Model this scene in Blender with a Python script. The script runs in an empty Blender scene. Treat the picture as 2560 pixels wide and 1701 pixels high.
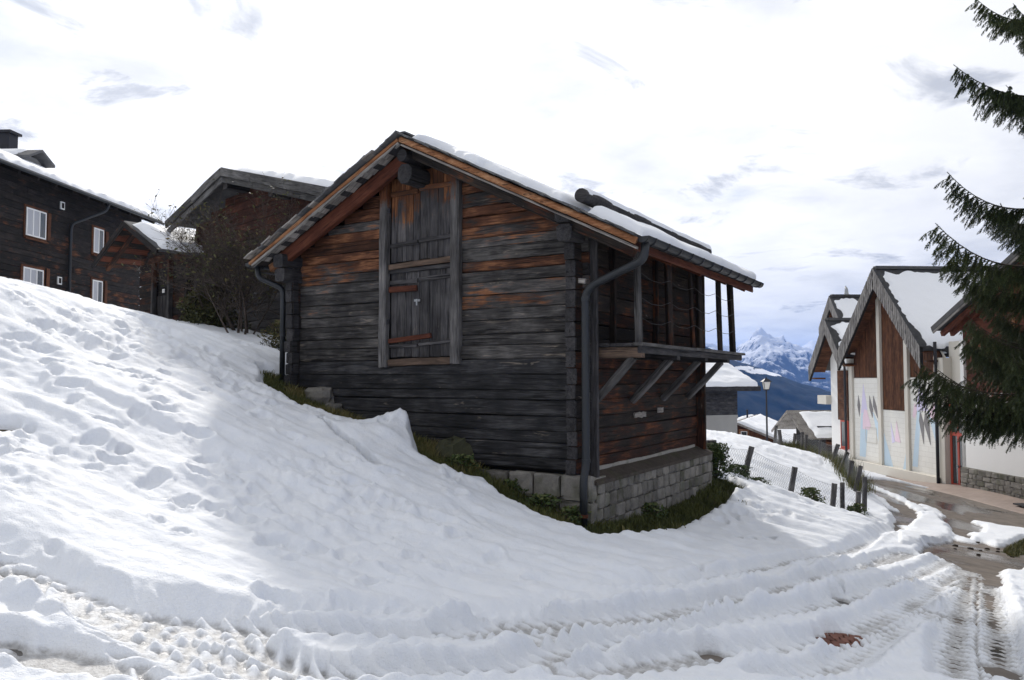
import bpy, math, random
import numpy as np
from mathutils import Matrix, Vector
# ------------------------------------------------------------------ camera, sky, sun, exposure
R = math.radians
SC = bpy.context.scene
EYE, FPX, PITCH = 1.65, 1956.0, R(2.77)
cam_d = bpy.data.cameras.new('camera'); cam = bpy.data.objects.new('camera', cam_d); SC.collection.objects.link(cam)
cam.location = (0, 0, EYE); cam.rotation_euler = (R(90) + PITCH, 0, 0)
cam_d.sensor_width = 36; cam_d.lens = 36 * FPX / 2560; cam_d.clip_start = .05; cam_d.clip_end = 60000
SC.camera = cam
SC.view_settings.view_transform = 'Standard'; SC.view_settings.look = 'None'
SC.view_settings.gamma = 1; SC.view_settings.use_curve_mapping = False
SC.view_settings.exposure = 0.10
SC.cycles.use_denoising = True
SC.cycles.max_bounces = 6; SC.cycles.diffuse_bounces = 4; SC.cycles.glossy_bounces = 3
SC.cycles.transmission_bounces = 4; SC.cycles.transparent_max_bounces = 8; SC.cycles.volume_bounces = 1
SUN_AZ, SUN_EL = R(-12.5), R(32.5)         # azimuth from the view axis (+Y), negative = to the left
sun_d = bpy.data.lights.new('sun', 'SUN'); sun = bpy.data.objects.new('sun', sun_d); SC.collection.objects.link(sun)
sun_d.energy = 3.1; sun_d.angle = R(3.6); sun_d.color = (1, .95, .88)
sdir = Vector((math.sin(SUN_AZ) * math.cos(SUN_EL), math.cos(SUN_AZ) * math.cos(SUN_EL), math.sin(SUN_EL)))
sun.rotation_euler = sdir.to_track_quat('Z', 'Y').to_euler(); sun.location = (0, 0, 60)

def sock(v): return isinstance(v, bpy.types.NodeSocket)
class G:
    """small node-graph writer"""
    def __init__(s, nt): s.nt = nt
    def n(s, typ, ins=None, **props):
        nd = s.nt.nodes.new(typ)
        for k, v in props.items(): setattr(nd, k, v)
        for k, v in (ins or {}).items():
            so = nd.inputs[k]
            if sock(v): s.nt.links.new(v, so)
            else: so.default_value = v
        return nd
    def m(s, op, a, b=0.0, c=None, clamp=False):
        ins = {0: a, 1: b}
        if c is not None: ins[2] = c
        return s.n('ShaderNodeMath', ins, operation=op, use_clamp=clamp).outputs[0]
    def vm(s, op, a, b):
        return s.n('ShaderNodeVectorMath', {0: a, 1: b}, operation=op).outputs[0]
    def mix(s, f, a, b, bt='MIX'):
        a = a if sock(a) else (*a, 1)[:4]; b = b if sock(b) else (*b, 1)[:4]
        return s.n('ShaderNodeMix', {0: f, 6: a, 7: b}, data_type='RGBA', blend_type=bt).outputs[2]
    def noise(s, vec, scale, detail=4, rough=.55, dist=0.0):
        return s.n('ShaderNodeTexNoise', {'Vector': vec, 'Scale': scale, 'Detail': detail, 'Roughness': rough, 'Distortion': dist}).outputs[0]
    def step(s, v, lo, hi):
        return s.n('ShaderNodeMapRange', {0: v, 1: lo, 2: hi, 3: 0.0, 4: 1.0}, interpolation_type='SMOOTHSTEP').outputs[0]
    def ramp(s, f, stops):
        nd = s.n('ShaderNodeValToRGB', {0: f}); cr = nd.color_ramp
        while len(cr.elements) < len(stops): cr.elements.new(.5)
        for e, (p, c) in zip(cr.elements, stops): e.position = p; e.color = (*c, 1)[:4]
        return nd.outputs[0]
    def scale(s, vec, sx, sy, sz):
        return s.vm('MULTIPLY', vec, (sx, sy, sz))

world = bpy.data.worlds.new('World'); SC.world = world; world.use_nodes = True
wt = world.node_tree; wt.nodes.clear(); g = G(wt)
sky = g.n('ShaderNodeTexSky', sky_type='NISHITA', sun_disc=False, sun_elevation=SUN_EL, sun_rotation=SUN_AZ, altitude=1900, air_density=1.0, dust_density=.6, ozone_density=1.2).outputs[0]
dirv = g.n('ShaderNodeTexCoord').outputs['Generated']
sep = g.n('ShaderNodeSeparateXYZ', {0: dirv})
den = g.m('ADD', g.m('MAXIMUM', sep.outputs[2], 0.0), .16)
pl = g.n('ShaderNodeCombineXYZ', {0: g.m('DIVIDE', sep.outputs[0], den), 1: g.m('DIVIDE', sep.outputs[1], den), 2: 0.0}).outputs[0]
pl = g.vm('ADD', pl, (3.1, 7.7, 0))
c1 = g.noise(pl, .85, 8, .55, .35)
c2 = g.noise(g.vm('ADD', pl, (11.0, 5.0, 2.0)), 1.5, 7, .55, .2)
c3 = g.noise(g.vm('ADD', pl, (4.0, 21.0, 9.0)), 4.5, 6, .55, .2)
# bright thin cloud with grey-blue denser patches
c4 = g.noise(g.vm('ADD', pl, (1.7, 3.3, 5.0)), 2.4, 7, .6, .5)
patch = g.m('MAXIMUM', g.m('MULTIPLY', g.step(g.m('ADD', g.m('MULTIPLY', c2, .7), g.m('MULTIPLY', c3, .3)), .44, .70), .72), g.step(c4, .545, .68))
puff = g.step(c3, .35, .7)
white = g.mix(g.m('MULTIPLY', puff, .55), (9.7, 9.75, 9.95), (11.6, 11.6, 11.6))
cloud = g.mix(g.m('MULTIPLY', patch, .85), white, (4.9, 5.15, 5.75))
cover = g.step(c1, .22, .40)
low = g.step(sep.outputs[2], .02, .16)
cover = g.m('MULTIPLY', cover, g.m('ADD', .90, g.m('MULTIPLY', low, .10)), clamp=True)
bluesky = g.mix(.7, sky, (6.6, 7.6, 8.8))
cosg = g.n('ShaderNodeVectorMath', {0: dirv, 1: tuple(sdir)}, operation='DOT_PRODUCT').outputs['Value']      # thin cloud scatters forward: brighter towards the sun
fwd = g.m('ADD', .72, g.m('MULTIPLY', g.m('POWER', g.m('MULTIPLY', g.m('ADD', cosg, 1.0), .5), 5.0), .62))
cloud = g.vm('MULTIPLY', cloud, g.n('ShaderNodeCombineXYZ', {0: fwd, 1: fwd, 2: fwd}).outputs[0])
skycol = g.mix(cover, bluesky, cloud)
bg = g.n('ShaderNodeBackground', {0: skycol, 1: .1})
wt.links.new(bg.outputs[0], g.n('ShaderNodeOutputWorld').inputs[0])
SKYNODES = None

# ------------------------------------------------------------------ helpers
COL = SC.collection
rnd = random.Random(7)
def ray(u, v):
    a = (u - 1280) / FPX; b = (850.5 - v) / FPX
    return (a, math.cos(PITCH) - b * math.sin(PITCH), math.sin(PITCH) + b * math.cos(PITCH))
def at(u, v, d):
    r = ray(u, v); k = d / r[1]
    return (r[0] * k, d, EYE + r[2] * k)
def D(x, y): return (x * 1.0847, y * 1.0847)          # picture sizes in which I measured
def z7(x, y): return (x * .5424, 1150 + y * .5424)
def z8(x, y): return (1280 + x * .5424, 1150 + y * .5424)
def z4(x, y): return (2000 + x * .2551, 1150 + y * .2551)

def link(name, me, parent=None, mat=None, loc=(0, 0, 0), rot=(0, 0, 0)):
    o = bpy.data.objects.new(name, me); COL.objects.link(o)
    if parent is not None: o.parent = parent
    o.location = loc; o.rotation_euler = rot
    if mat is not None and me is not None and not me.materials: me.materials.append(mat)
    return o
def tag(o, label=None, cat=None, group=None, kind=None):
    if label: o['label'] = label
    if cat: o['category'] = cat
    if group: o['group'] = group
    if kind: o['kind'] = kind
    return o
def thing(name, label, cat, loc=(0, 0, 0), rz=0.0, group=None):
    o = bpy.data.objects.new(name, None); COL.objects.link(o); o.empty_display_size = .2
    o.location = loc; o.rotation_euler = (0, 0, rz)
    return tag(o, label, cat, group)
def mesh(name, vs, fs, smooth=False):
    me = bpy.data.meshes.new(name); me.from_pydata([tuple(v) for v in vs], [], fs)
    if smooth: me.polygons.foreach_set('use_smooth', [True] * len(me.polygons))
    me.update(); return me
def fast_mesh(name, V, Q, smooth=True):
    me = bpy.data.meshes.new(name); V = np.asarray(V, dtype=np.float32); Q = np.asarray(Q, dtype=np.int32)
    k = Q.shape[1]
    me.vertices.add(len(V)); me.vertices.foreach_set('co', V.ravel())
    me.loops.add(Q.size); me.loops.foreach_set('vertex_index', Q.ravel())
    me.polygons.add(len(Q)); me.polygons.foreach_set('loop_start', np.arange(0, Q.size, k, dtype=np.int32))
    me.polygons.foreach_set('use_smooth', np.full(len(Q), smooth)); me.update(calc_edges=True); return me
class MB:
    """collects shapes into one mesh"""
    def __init__(s): s.v = []; s.f = []
    def add(s, vs, fs):
        k = len(s.v); s.v += [tuple(v) for v in vs]; s.f += [tuple(i + k for i in f) for f in fs]; return s
    def box(s, x0, x1, y0, y1, z0, z1):
        return s.add([(x0, y0, z0), (x1, y0, z0), (x1, y1, z0), (x0, y1, z0), (x0, y0, z1), (x1, y0, z1), (x1, y1, z1), (x0, y1, z1)],
                     [(0, 3, 2, 1), (4, 5, 6, 7), (0, 1, 5, 4), (1, 2, 6, 5), (2, 3, 7, 6), (3, 0, 4, 7)])
    def prism(s, poly, y0, y1):            # polygon of (x, z) run along y
        n = len(poly); vs = [(x, y0, z) for x, z in poly] + [(x, y1, z) for x, z in poly]
        a = sum(poly[i][0] * poly[(i + 1) % n][1] - poly[(i + 1) % n][0] * poly[i][1] for i in range(n))
        fs = [tuple(range(n)), tuple(range(2 * n - 1, n - 1, -1))] + [(i, i + n, (i + 1) % n + n, (i + 1) % n) for i in range(n)]
        if a < 0: fs = [f[::-1] for f in fs]
        return s.add(vs, fs)
    def tube(s, path, r, n=8, caps=True):
        P = [Vector(p) for p in path]; rr = r if isinstance(r, (list, tuple)) else [r] * len(P)
        up = Vector((0, 0, 1)); vs = []; prev = None
        for i, p in enumerate(P):
            t = (P[min(i + 1, len(P) - 1)] - P[max(i - 1, 0)]).normalized()
            if prev is None:
                a = t.cross(up); a = t.cross(Vector((1, 0, 0))) if a.length < 1e-3 else a
            else: a = prev - t * prev.dot(t)
            a.normalize(); prev = a; b = t.cross(a)
            for k in range(n):
                w = 2 * math.pi * k / n; vs.append(p + (a * math.cos(w) + b * math.sin(w)) * rr[i])
        fs = [(i * n + k, i * n + (k + 1) % n, (i + 1) * n + (k + 1) % n, (i + 1) * n + k) for i in range(len(P) - 1) for k in range(n)]
        if caps: fs += [tuple(range(n - 1, -1, -1)), tuple(range((len(P) - 1) * n, len(P) * n))]
        return s.add(vs, fs)
    def build(s, name, mat, parent=None, smooth=False, loc=(0, 0, 0), rot=(0, 0, 0)):
        return link(name, mesh(name, s.v, s.f, smooth), parent, mat, loc, rot)

AX = {'x': (0, 0, 0), 'y': (0, 0, math.pi / 2), 'z': (0, -math.pi / 2, 0)}
def piece_mesh(name, L, W, H, ch=.012, jit=.004, seg=3, r=None):
    """timber: length on X, chamfered section, slightly uneven along its length"""
    r = r or rnd; w, h = W / 2, H / 2; c = min(ch, w * .6, h * .6)
    sec = [(-w, -h + c), (-w + c, -h), (w - c, -h), (w, -h + c), (w, h - c), (w - c, h), (-w + c, h), (-w, h - c)]
    vs = []; n = 8
    for i in range(seg + 1):
        x = -L / 2 + L * i / seg; dy, dz = r.uniform(-jit, jit), r.uniform(-jit, jit)
        for y, z in sec: vs.append((x + (r.uniform(-jit, jit) if i in (0, seg) else 0), y + dy + r.uniform(-jit, jit) * .5, z + dz + r.uniform(-jit, jit) * .5))
    fs = [(i * n + k, (i + 1) * n + k, (i + 1) * n + (k + 1) % n, i * n + (k + 1) % n) for i in range(seg) for k in range(n)]
    fs += [tuple(range(n)), tuple(range(seg * n + n - 1, seg * n - 1, -1))]
    return mesh(name, vs, [f[::-1] for f in fs])
def piece(name, parent, mat, c, L, W, H, ax='x', rot=None, ch=.012, jit=.004, seg=3):
    return link(name, piece_mesh(name, L, W, H, ch, jit, seg), parent, mat, c, rot if rot is not None else AX[ax])
def bar(name, parent, mat, p, q, W, H, ch=.01, jit=.003, seg=2):
    p, q = Vector(p), Vector(q); d = q - p
    return link(name, piece_mesh(name, d.length, W, H, ch, jit, seg), parent, mat, (p + q) / 2, d.to_track_quat('X', 'Z').to_euler())

# numpy value noise
def _h(ix, iy, seed):
    n = (ix * 374761393 + iy * 668265263 + seed * 974634777) & 0xffffffff
    n = ((n ^ (n >> 13)) * 1274126177) & 0xffffffff
    return ((n ^ (n >> 16)) & 0xffff) / 65535.0
def vnoise(x, y, seed=0):
    xi = np.floor(x).astype(np.int64); yi = np.floor(y).astype(np.int64); fx = x - xi; fy = y - yi
    fx = fx * fx * fx * (fx * (fx * 6 - 15) + 10); fy = fy * fy * fy * (fy * (fy * 6 - 15) + 10)
    return (_h(xi, yi, seed) * (1 - fx) + _h(xi + 1, yi, seed) * fx) * (1 - fy) + (_h(xi, yi + 1, seed) * (1 - fx) + _h(xi + 1, yi + 1, seed) * fx) * fy
def fbm(x, y, o=4, seed=0, gain=.5):
    t = 0; a = 1; n = 0
    for i in range(o): t = t + a * vnoise(x * 2 ** i + 17.3 * i, y * 2 ** i - 9.1 * i, seed + i); n += a; a *= gain
    return t / n - .5
def sstep(v, lo, hi):
    t = np.clip((v - lo) / (hi - lo), 0, 1); return t * t * (3 - 2 * t)

# ------------------------------------------------------------------ materials
def newmat(name):
    m = bpy.data.materials.new(name); m.use_nodes = True; nt = m.node_tree; nt.nodes.clear(); gg = G(nt)
    b = gg.n('ShaderNodeBsdfPrincipled'); o = gg.n('ShaderNodeOutputMaterial'); nt.links.new(b.outputs[0], o.inputs[0])
    return m, gg, b
def put(gg, b, **kw):
    for k, v in kw.items():
        k = k.replace('_', ' ')
        if sock(v): gg.nt.links.new(v, b.inputs[k])
        else: b.inputs[k].default_value = v if not (isinstance(v, tuple) and len(v) == 3) else (*v, 1)
def bump(gg, b, h, strength=.4, dist=.01):
    bn = gg.n('ShaderNodeBump', {'Strength': strength, 'Distance': dist, 'Height': h}); gg.nt.links.new(bn.outputs[0], b.inputs['Normal'])

def wood(name, dark, mid, light, warm=None, warm2=None, z0=0, zg=0.0, bias=0.0, amp=1.8, rvar=.5, pale=0.0):
    """weathered timber: grain runs along the piece's own X; warm unweathered wood shows in patches of the place's own shape"""
    m, q, b = newmat(name)
    oc = q.n('ShaderNodeTexCoord').outputs['Object']; oi = q.n('ShaderNodeObjectInfo').outputs['Random']
    off = q.n('ShaderNodeCombineXYZ', {0: q.m('MULTIPLY', oi, 37.0), 1: q.m('MULTIPLY', oi, 91.0), 2: q.m('MULTIPLY', oi, 53.0)}).outputs[0]
    p = q.vm('ADD', oc, off)
    gr = q.noise(q.scale(p, 1.0, 9, 9), 2.2, 6, .62, .6)
    fine = q.noise(q.scale(p, 1.0, 22, 22), 5.0, 4, .6, .2)
    blot = q.noise(p, 2.4, 3, .5)
    crack = q.step(q.noise(q.scale(p, .55, 16, 16), 2.6, 3, .5, .3), .60, .68)
    f = q.m('ADD', q.m('MULTIPLY', gr, .6), q.m('MULTIPLY', fine, .4))
    f = q.m('ADD', f, q.m('MULTIPLY', q.m('SUBTRACT', blot, .5), .5))
    col = q.ramp(f, [(.30, dark), (.5, mid), (.72, light)])
    if pale:
        pz = q.step(q.noise(q.scale(p, .8, 5, 5), 3.1, 5, .6, .8), .69 - pale * .1, .78)
        col = q.mix(q.m('MULTIPLY', pz, .75), col, (.30, .25, .20))
    if warm:
        pos = q.n('ShaderNodeNewGeometry').outputs['Position']; pz = q.n('ShaderNodeSeparateXYZ', {0: pos}).outputs[2]
        wn = q.noise(q.scale(pos, .9, .9, 2.6), 1.3, 6, .65, .5)
        wv = q.m('ADD', q.m('MULTIPLY', q.m('SUBTRACT', wn, .5), amp), q.m('MULTIPLY', q.m('SUBTRACT', oi, .5), rvar))
        wv = q.m('ADD', wv, q.m('ADD', q.m('MULTIPLY', q.m('SUBTRACT', pz, z0), zg), bias))
        wv = q.m('ADD', wv, q.m('MULTIPLY', q.m('SUBTRACT', f, .5), 1.9))
        msk = q.step(wv, -.10, .18)
        w2 = warm2 or tuple(c * .35 for c in warm)
        wc = q.ramp(f, [(.36, tuple(c * .45 for c in w2)), (.52, w2), (.74, warm)])
        col = q.mix(msk, col, wc)
    col = q.mix(q.m('MULTIPLY', crack, .75), col, tuple(c * .25 for c in dark))
    val = q.m('ADD', .72, q.m('MULTIPLY', q.m('FRACT', q.m('MULTIPLY', oi, 7.31)), .56))
    col = q.vm('MULTIPLY', col, q.n('ShaderNodeCombineXYZ', {0: val, 1: val, 2: val}).outputs[0])
    put(q, b, Base_Color=col, Roughness=.82, Specular_IOR_Level=.25)
    bump(q, b, q.m('SUBTRACT', f, q.m('MULTIPLY', crack, .6)), .7, .018)
    return m
def plain(name, col, rough=.6, var=.15, sc=6.0, metal=0.0, bmp=.1, spec=.4):
    m, q, b = newmat(name)
    oc = q.n('ShaderNodeTexCoord').outputs['Object']; n1 = q.noise(oc, sc, 5, .6); n2 = q.noise(oc, sc * 7, 3, .5)
    oi = q.n('ShaderNodeObjectInfo').outputs['Random']
    k = q.m('ADD', 1 - var, q.m('MULTIPLY', q.m('ADD', q.m('MULTIPLY', n1, .7), q.m('MULTIPLY', oi, .5)), var * 1.7))
    c = q.vm('MULTIPLY', col, q.n('ShaderNodeCombineXYZ', {0: k, 1: k, 2: k}).outputs[0])
    put(q, b, Base_Color=c, Roughness=rough, Metallic=metal, Specular_IOR_Level=spec)
    bump(q, b, n2, bmp, .01)
    return m
def stone_mat(name, c0, c1, sc=9.0, moss=0.0):
    m, q, b = newmat(name)
    oc = q.n('ShaderNodeTexCoord').outputs['Object']; oi = q.n('ShaderNodeObjectInfo').outputs['Random']
    p = q.vm('ADD', oc, q.n('ShaderNodeCombineXYZ', {0: q.m('MULTIPLY', oi, 57.0), 1: q.m('MULTIPLY', oi, 23.0), 2: 0.0}).outputs[0])
    n1 = q.noise(p, sc, 6, .7); n2 = q.noise(p, sc * 9, 4, .6); v = q.noise(p, sc * .35, 3, .5)
    f = q.m('ADD', q.m('MULTIPLY', n1, .55), q.m('ADD', q.m('MULTIPLY', n2, .25), q.m('MULTIPLY', oi, .25)))
    col = q.ramp(f, [(.32, c0), (.75, c1)])
    if moss: col = q.mix(q.m('MULTIPLY', q.step(v, .52, .66), moss), col, (.05, .06, .02))
    put(q, b, Base_Color=col, Roughness=.9, Specular_IOR_Level=.2); bump(q, b, q.m('ADD', n1, q.m('MULTIPLY', n2, .4)), .6, .02)
    return m

MAT = {}
gray = ((.0125, .0115, .011), (.050, .0465, .045), (.155, .146, .138))
MAT['log_front'] = wood('weathered_log', *gray, warm=(.31, .138, .066), warm2=(.078, .031, .016), z0=3.05, zg=.55, bias=-.15, amp=1.6, rvar=.85, pale=1.0)
MAT['log_side'] = wood('brown_log', (.008, .007, .007), (.026, .02, .017), (.06, .045, .035), warm=(.17, .058, .022), warm2=(.034, .013, .008), z0=1.2, zg=-.12, bias=.03, amp=1.7, rvar=.5, pale=.3)
MAT['log_end'] = wood('log_end_grain', (.012, .012, .013), (.04, .038, .04), (.085, .08, .08))
MAT['backing'] = plain('dark_timber_core', (.012, .010, .009), .9)
MAT['door_wood'] = wood('door_board', (.018, .017, .019), (.058, .055, .057), (.13, .123, .122), warm=(.33, .14, .055), warm2=(.10, .04, .018), z0=3.95, zg=1.3, bias=-.15, amp=1.2, rvar=.5, pale=.5)
MAT['post_gray'] = wood('gray_post_wood', (.03, .028, .028), (.085, .081, .08), (.18, .172, .168), warm=(.22, .08, .03), warm2=(.08, .03, .014), z0=4.05, zg=1.5, bias=-.1, amp=.8, rvar=.2)
MAT['orange'] = wood('fresh_larch', (.085, .032, .014), (.22, .095, .042), (.42, .24, .13))
MAT['redbrown'] = wood('red_brown_beam', (.045, .013, .007), (.10, .03, .016), (.17, .06, .032))
MAT['tan'] = wood('tan_board', (.045, .033, .026), (.11, .075, .055), (.22, .15, .11))
MAT['palewood'] = wood('pale_grey_board', (.10, .09, .085), (.25, .23, .21), (.42, .40, .37))
MAT['old_house'] = wood('blackened_log', (.006, .005, .005), (.017, .014, .013), (.04, .033, .03), warm=(.18, .072, .032), warm2=(.042, .017, .010), z0=5.6, zg=-.12, bias=-.20, amp=2.0, rvar=.5)
MAT['barn2'] = wood('dark_barn_log', (.012, .011, .011), (.038, .035, .035), (.09, .085, .083), warm=(.15, .05, .026), warm2=(.05, .017, .010), z0=4.2, zg=.7, bias=-.2, amp=1.5, rvar=.5)
MAT['slab'] = stone_mat('stone_slab', (.05, .05, .055), (.17, .17, .17), 5)
MAT['granite'] = stone_mat('granite_block', (.08, .075, .066), (.28, .262, .235), 8, .4)
MAT['footing_cap'] = stone_mat('stained_cap', (.045, .036, .030), (.12, .10, .085), 7, .3)
MAT['log_low'] = wood('wet_black_log', (.008, .008, .0085), (.026, .0255, .027), (.085, .083, .085), pale=.8)
MAT['mortar'] = stone_mat('mortar', (.20, .19, .17), (.36, .34, .31), 12, .3)
MAT['rock'] = stone_mat('rock', (.10, .095, .085), (.32, .30, .27), 4, .3)
MAT['gutter'] = plain('gutter_metal', (.028, .031, .035), .45, .25, 3, .3)
MAT['dark_iron'] = plain('dark_iron', (.03, .03, .035), .5, .2, 4, .5)
MAT['zinc'] = plain('zinc_wire', (.30, .31, .32), .45, .1, 4, .6)
MAT['white_paint'] = plain('white_paint', (.78, .78, .77), .5, .06)
MAT['render_white'] = plain('white_render', (.74, .73, .71), .85, .07, 1.5)
MAT['render_gray'] = plain('gray_render', (.34, .33, .31), .9, .2, 1.2)
MAT['concrete'] = plain('pale_concrete', (.56, .53, .47), .85, .14, 1.6)
MAT['slate'] = stone_mat('slate', (.09, .085, .083), (.25, .24, .23), 3)
MAT['slate_dark'] = stone_mat('roof_slate', (.03, .03, .032), (.10, .10, .10), 3)
MAT['red_paint'] = plain('red_paint', (.40, .06, .035), .45, .12)
MAT['shutter'] = wood('brown_shutter', (.05, .02, .01), (.10, .04, .02), (.16, .07, .035))
m, q, b = newmat('window_glass'); MAT['glass'] = m
put(q, b, Base_Color=(.03, .035, .04), Roughness=.06, Specular_IOR_Level=.9)
m, q, b = newmat('curtain'); MAT['curtain'] = m
oc = q.n('ShaderNodeTexCoord').outputs['Object']; wv = q.n('ShaderNodeTexWave', {'Vector': oc, 'Scale': 6.0, 'Distortion': 1.5}).outputs[1]
put(q, b, Base_Color=q.mix(wv, (.32, .33, .36), (.55, .56, .60)), Roughness=.9)
# snow that lies on roofs
m, q, b = newmat('roof_snow'); MAT['snow'] = m
gp = q.n('ShaderNodeNewGeometry').outputs['Position']
put(q, b, Base_Color=(.80, .815, .84), Roughness=.7, Specular_IOR_Level=.3); bump(q, b, q.m('ADD', q.noise(gp, 9, 5, .6), q.m('MULTIPLY', q.noise(gp, 60, 3, .6), .3)), .35, .03)
# ------------------------------------------------------------------ terrain
CTRL = [  # world points
 (0, 0, 0), (-3, 0, .40), (3, 0, -.2), (0, 2.5, 0), (10, 0, -1.3), (15, 8, -2.3), (-10, 0, 2.9), (-15, 5, 5.0), (-20, -5, 6.0), (0, -8, .1), (12, -8, -1.6), (-8, -10, 1.8),
 (0.86, 9.6, -.10), (-3.41, 12.2, 1.50), (3.2, 13.4, -.08), (-1.07, 16, .9), (1.2, 14.7, .35), (-3.4, 16.2, 1.95), (-8, 19, 2.8), (-17, 26, 3.5), (-15, 35, 3.3), (-10.5, 20.5, 2.95), (-25, 15, 7), (-25, 38, 5.5),
 (-.5, 22, 1.0), (0, 32, .6), (-5, 42, 1.6), (5, 30, -.9), (8, 36, -2.6), (12, 42, -3.6), (14.5, 46, -4.2), (18, 46, -4.6), (10, 60, -4.6), (22, 60, -5.6), (30, 75, -8), (0, 70, -3), (-25, 70, 3), (22, 22, -3.0), (25, 35, -4.2), (30, 5, -5), (40, 40, -8),
 (16.1, 28, -2.53), (15.8, 35, -2.5), (16, 24.5, -2.42), (16.2, 20, -2.3), (15, 39, -2.9), (13.5, 31, -2.35), (12.8, 34, -2.5)]
PIX = [  # picture point + distance
 (*z7(0, 370), 5.0), (0, 1701, 3.35), (1085, 1519, 5.8), (1900, 1701, 5.0), (2560, 1701, 5.8), (2560, 1500, 8.4), (1735, 1399, 8.3), (2169, 1410, 9.6), (2278, 1345, 13), (2148, 1289, 18), (2403, 1291, 20.5),
 (2560, 1330, 19), (2538, 1372, 15.5), (1302, 1215, 10.05), (1085, 1095, 10.8), (868, 1030, 11.6), (542, 1490, 4.9), (542, 1085, 8.3), (542, 1280, 6.6), (200, 1290, 5.8), (200, 1000, 7.9), (0, 1085, 6.9), (0, 1240, 5.7), (0, 900, 8.8), (0, 716, 10.8), (163, 748, 13.5), (325, 800, 16.3), (434, 808, 15.8), (586, 851, 14.5), (716, 884, 14.3),
 (1779, 1182, 14.5), (1860, 1204, 15.5), (1976, 1234, 17), (2078, 1278, 17.5), (1746, 1079, 25), (1844, 1090, 26), (1953, 1117, 27), (2028, 1134, 27), (2104, 1182, 24), (2150, 1215, 22), (1900, 1160, 20), (1600, 1330, 9.3), (1850, 1290, 12)]
_c = np.array(CTRL + [(at(*p)[0], at(*p)[1], at(*p)[2] - .11) for p in PIX], dtype=float)
def _U(r2): return np.where(r2 > 1e-9, .5 * r2 * np.log(np.maximum(r2, 1e-9)), 0)
_n = len(_c); _d2 = (_c[:, None, 0] - _c[None, :, 0]) ** 2 + (_c[:, None, 1] - _c[None, :, 1]) ** 2
_A = np.zeros((_n + 3, _n + 3)); _A[:_n, :_n] = _U(_d2) + np.eye(_n) * .25; _A[:_n, _n] = 1; _A[:_n, _n + 1:] = _c[:, :2]; _A[_n, :_n] = 1; _A[_n + 1:, :_n] = _c[:, :2].T
_w = np.linalg.solve(_A, np.concatenate([_c[:, 2], [0, 0, 0]]))
def gz(x, y):
    x = np.asarray(x, float); y = np.asarray(y, float); sh = x.shape; x = x.ravel(); y = y.ravel(); out = np.empty(len(x))
    for i in range(0, len(x), 40000):
        a, b_ = x[i:i + 40000], y[i:i + 40000]
        out[i:i + 40000] = _U((a[:, None] - _c[None, :, 0]) ** 2 + (b_[:, None] - _c[None, :, 1]) ** 2) @ _w[:_n] + _w[_n] + _w[_n + 1] * a + _w[_n + 2] * b_
    return out.reshape(sh)
def G1(x, y): return float(gz(np.array([x]), np.array([y]))[0])
def hit(uv, tmax=45, off=0.0):
    r = np.array(ray(*uv)); t = np.linspace(2.2, tmax, 1600); t = 2.2 * (tmax / 2.2) ** np.linspace(0, 1, 1600)
    P = t[:, None] * r / r[1]; zz = EYE + P[:, 2] - gz(P[:, 0], P[:, 1]) - off; k = np.argmax(zz < 0)
    if zz[k] >= 0: k = len(t) - 1
    return (P[k, 0], P[k, 1])
def hits(pts, f=lambda a, b: (a, b), **kw): return [hit(f(*p), **kw) for p in pts]
def poly_sd(X, Y, poly):
    """signed distance, negative inside"""
    d = np.full(X.shape, 1e9); ins = np.zeros(X.shape, bool); n = len(poly)
    for i in range(n):
        (ax, ay), (bx, by) = poly[i], poly[(i + 1) % n]; ex, ey = bx - ax, by - ay
        t = np.clip(((X - ax) * ex + (Y - ay) * ey) / (ex * ex + ey * ey + 1e-12), 0, 1)
        d = np.minimum(d, np.hypot(X - ax - t * ex, Y - ay - t * ey))
        c = ((ay > Y) != (by > Y)) & (X < ex * (Y - ay) / (by - ay + 1e-12) + ax); ins ^= c
    return np.where(ins, -d, d)
def line_ts(X, Y, pts):
    best = np.full(X.shape, 1e9); S = np.zeros(X.shape); T = np.zeros(X.shape); s0 = 0
    for (ax, ay), (bx, by) in zip(pts[:-1], pts[1:]):
        ex, ey = bx - ax, by - ay; L = math.hypot(ex, ey)
        t = np.clip(((X - ax) * ex + (Y - ay) * ey) / (L * L + 1e-12), 0, 1); dd = np.hypot(X - ax - t * ex, Y - ay - t * ey)
        k = dd < best; best = np.where(k, dd, best); S = np.where(k, s0 + t * L, S); T = np.where(k, np.sign((Y - ay) * ex - (X - ax) * ey) * dd, T); s0 += L
    return T, S
def smooth_line(pts, n=12):
    P = [np.array(p) for p in pts]; P = [2 * P[0] - P[1]] + P + [2 * P[-1] - P[-2]]; out = []
    for i in range(1, len(P) - 2):
        for k in range(n):
            t = k / n; a, b_, c, d_ = P[i - 1:i + 3]
            out.append(tuple(.5 * (2 * b_ + (c - a) * t + (2 * a - 5 * b_ + 4 * c - d_) * t * t + (3 * b_ - a - 3 * c + d_) * t ** 3)))
    return out + [tuple(P[-2])]

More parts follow.
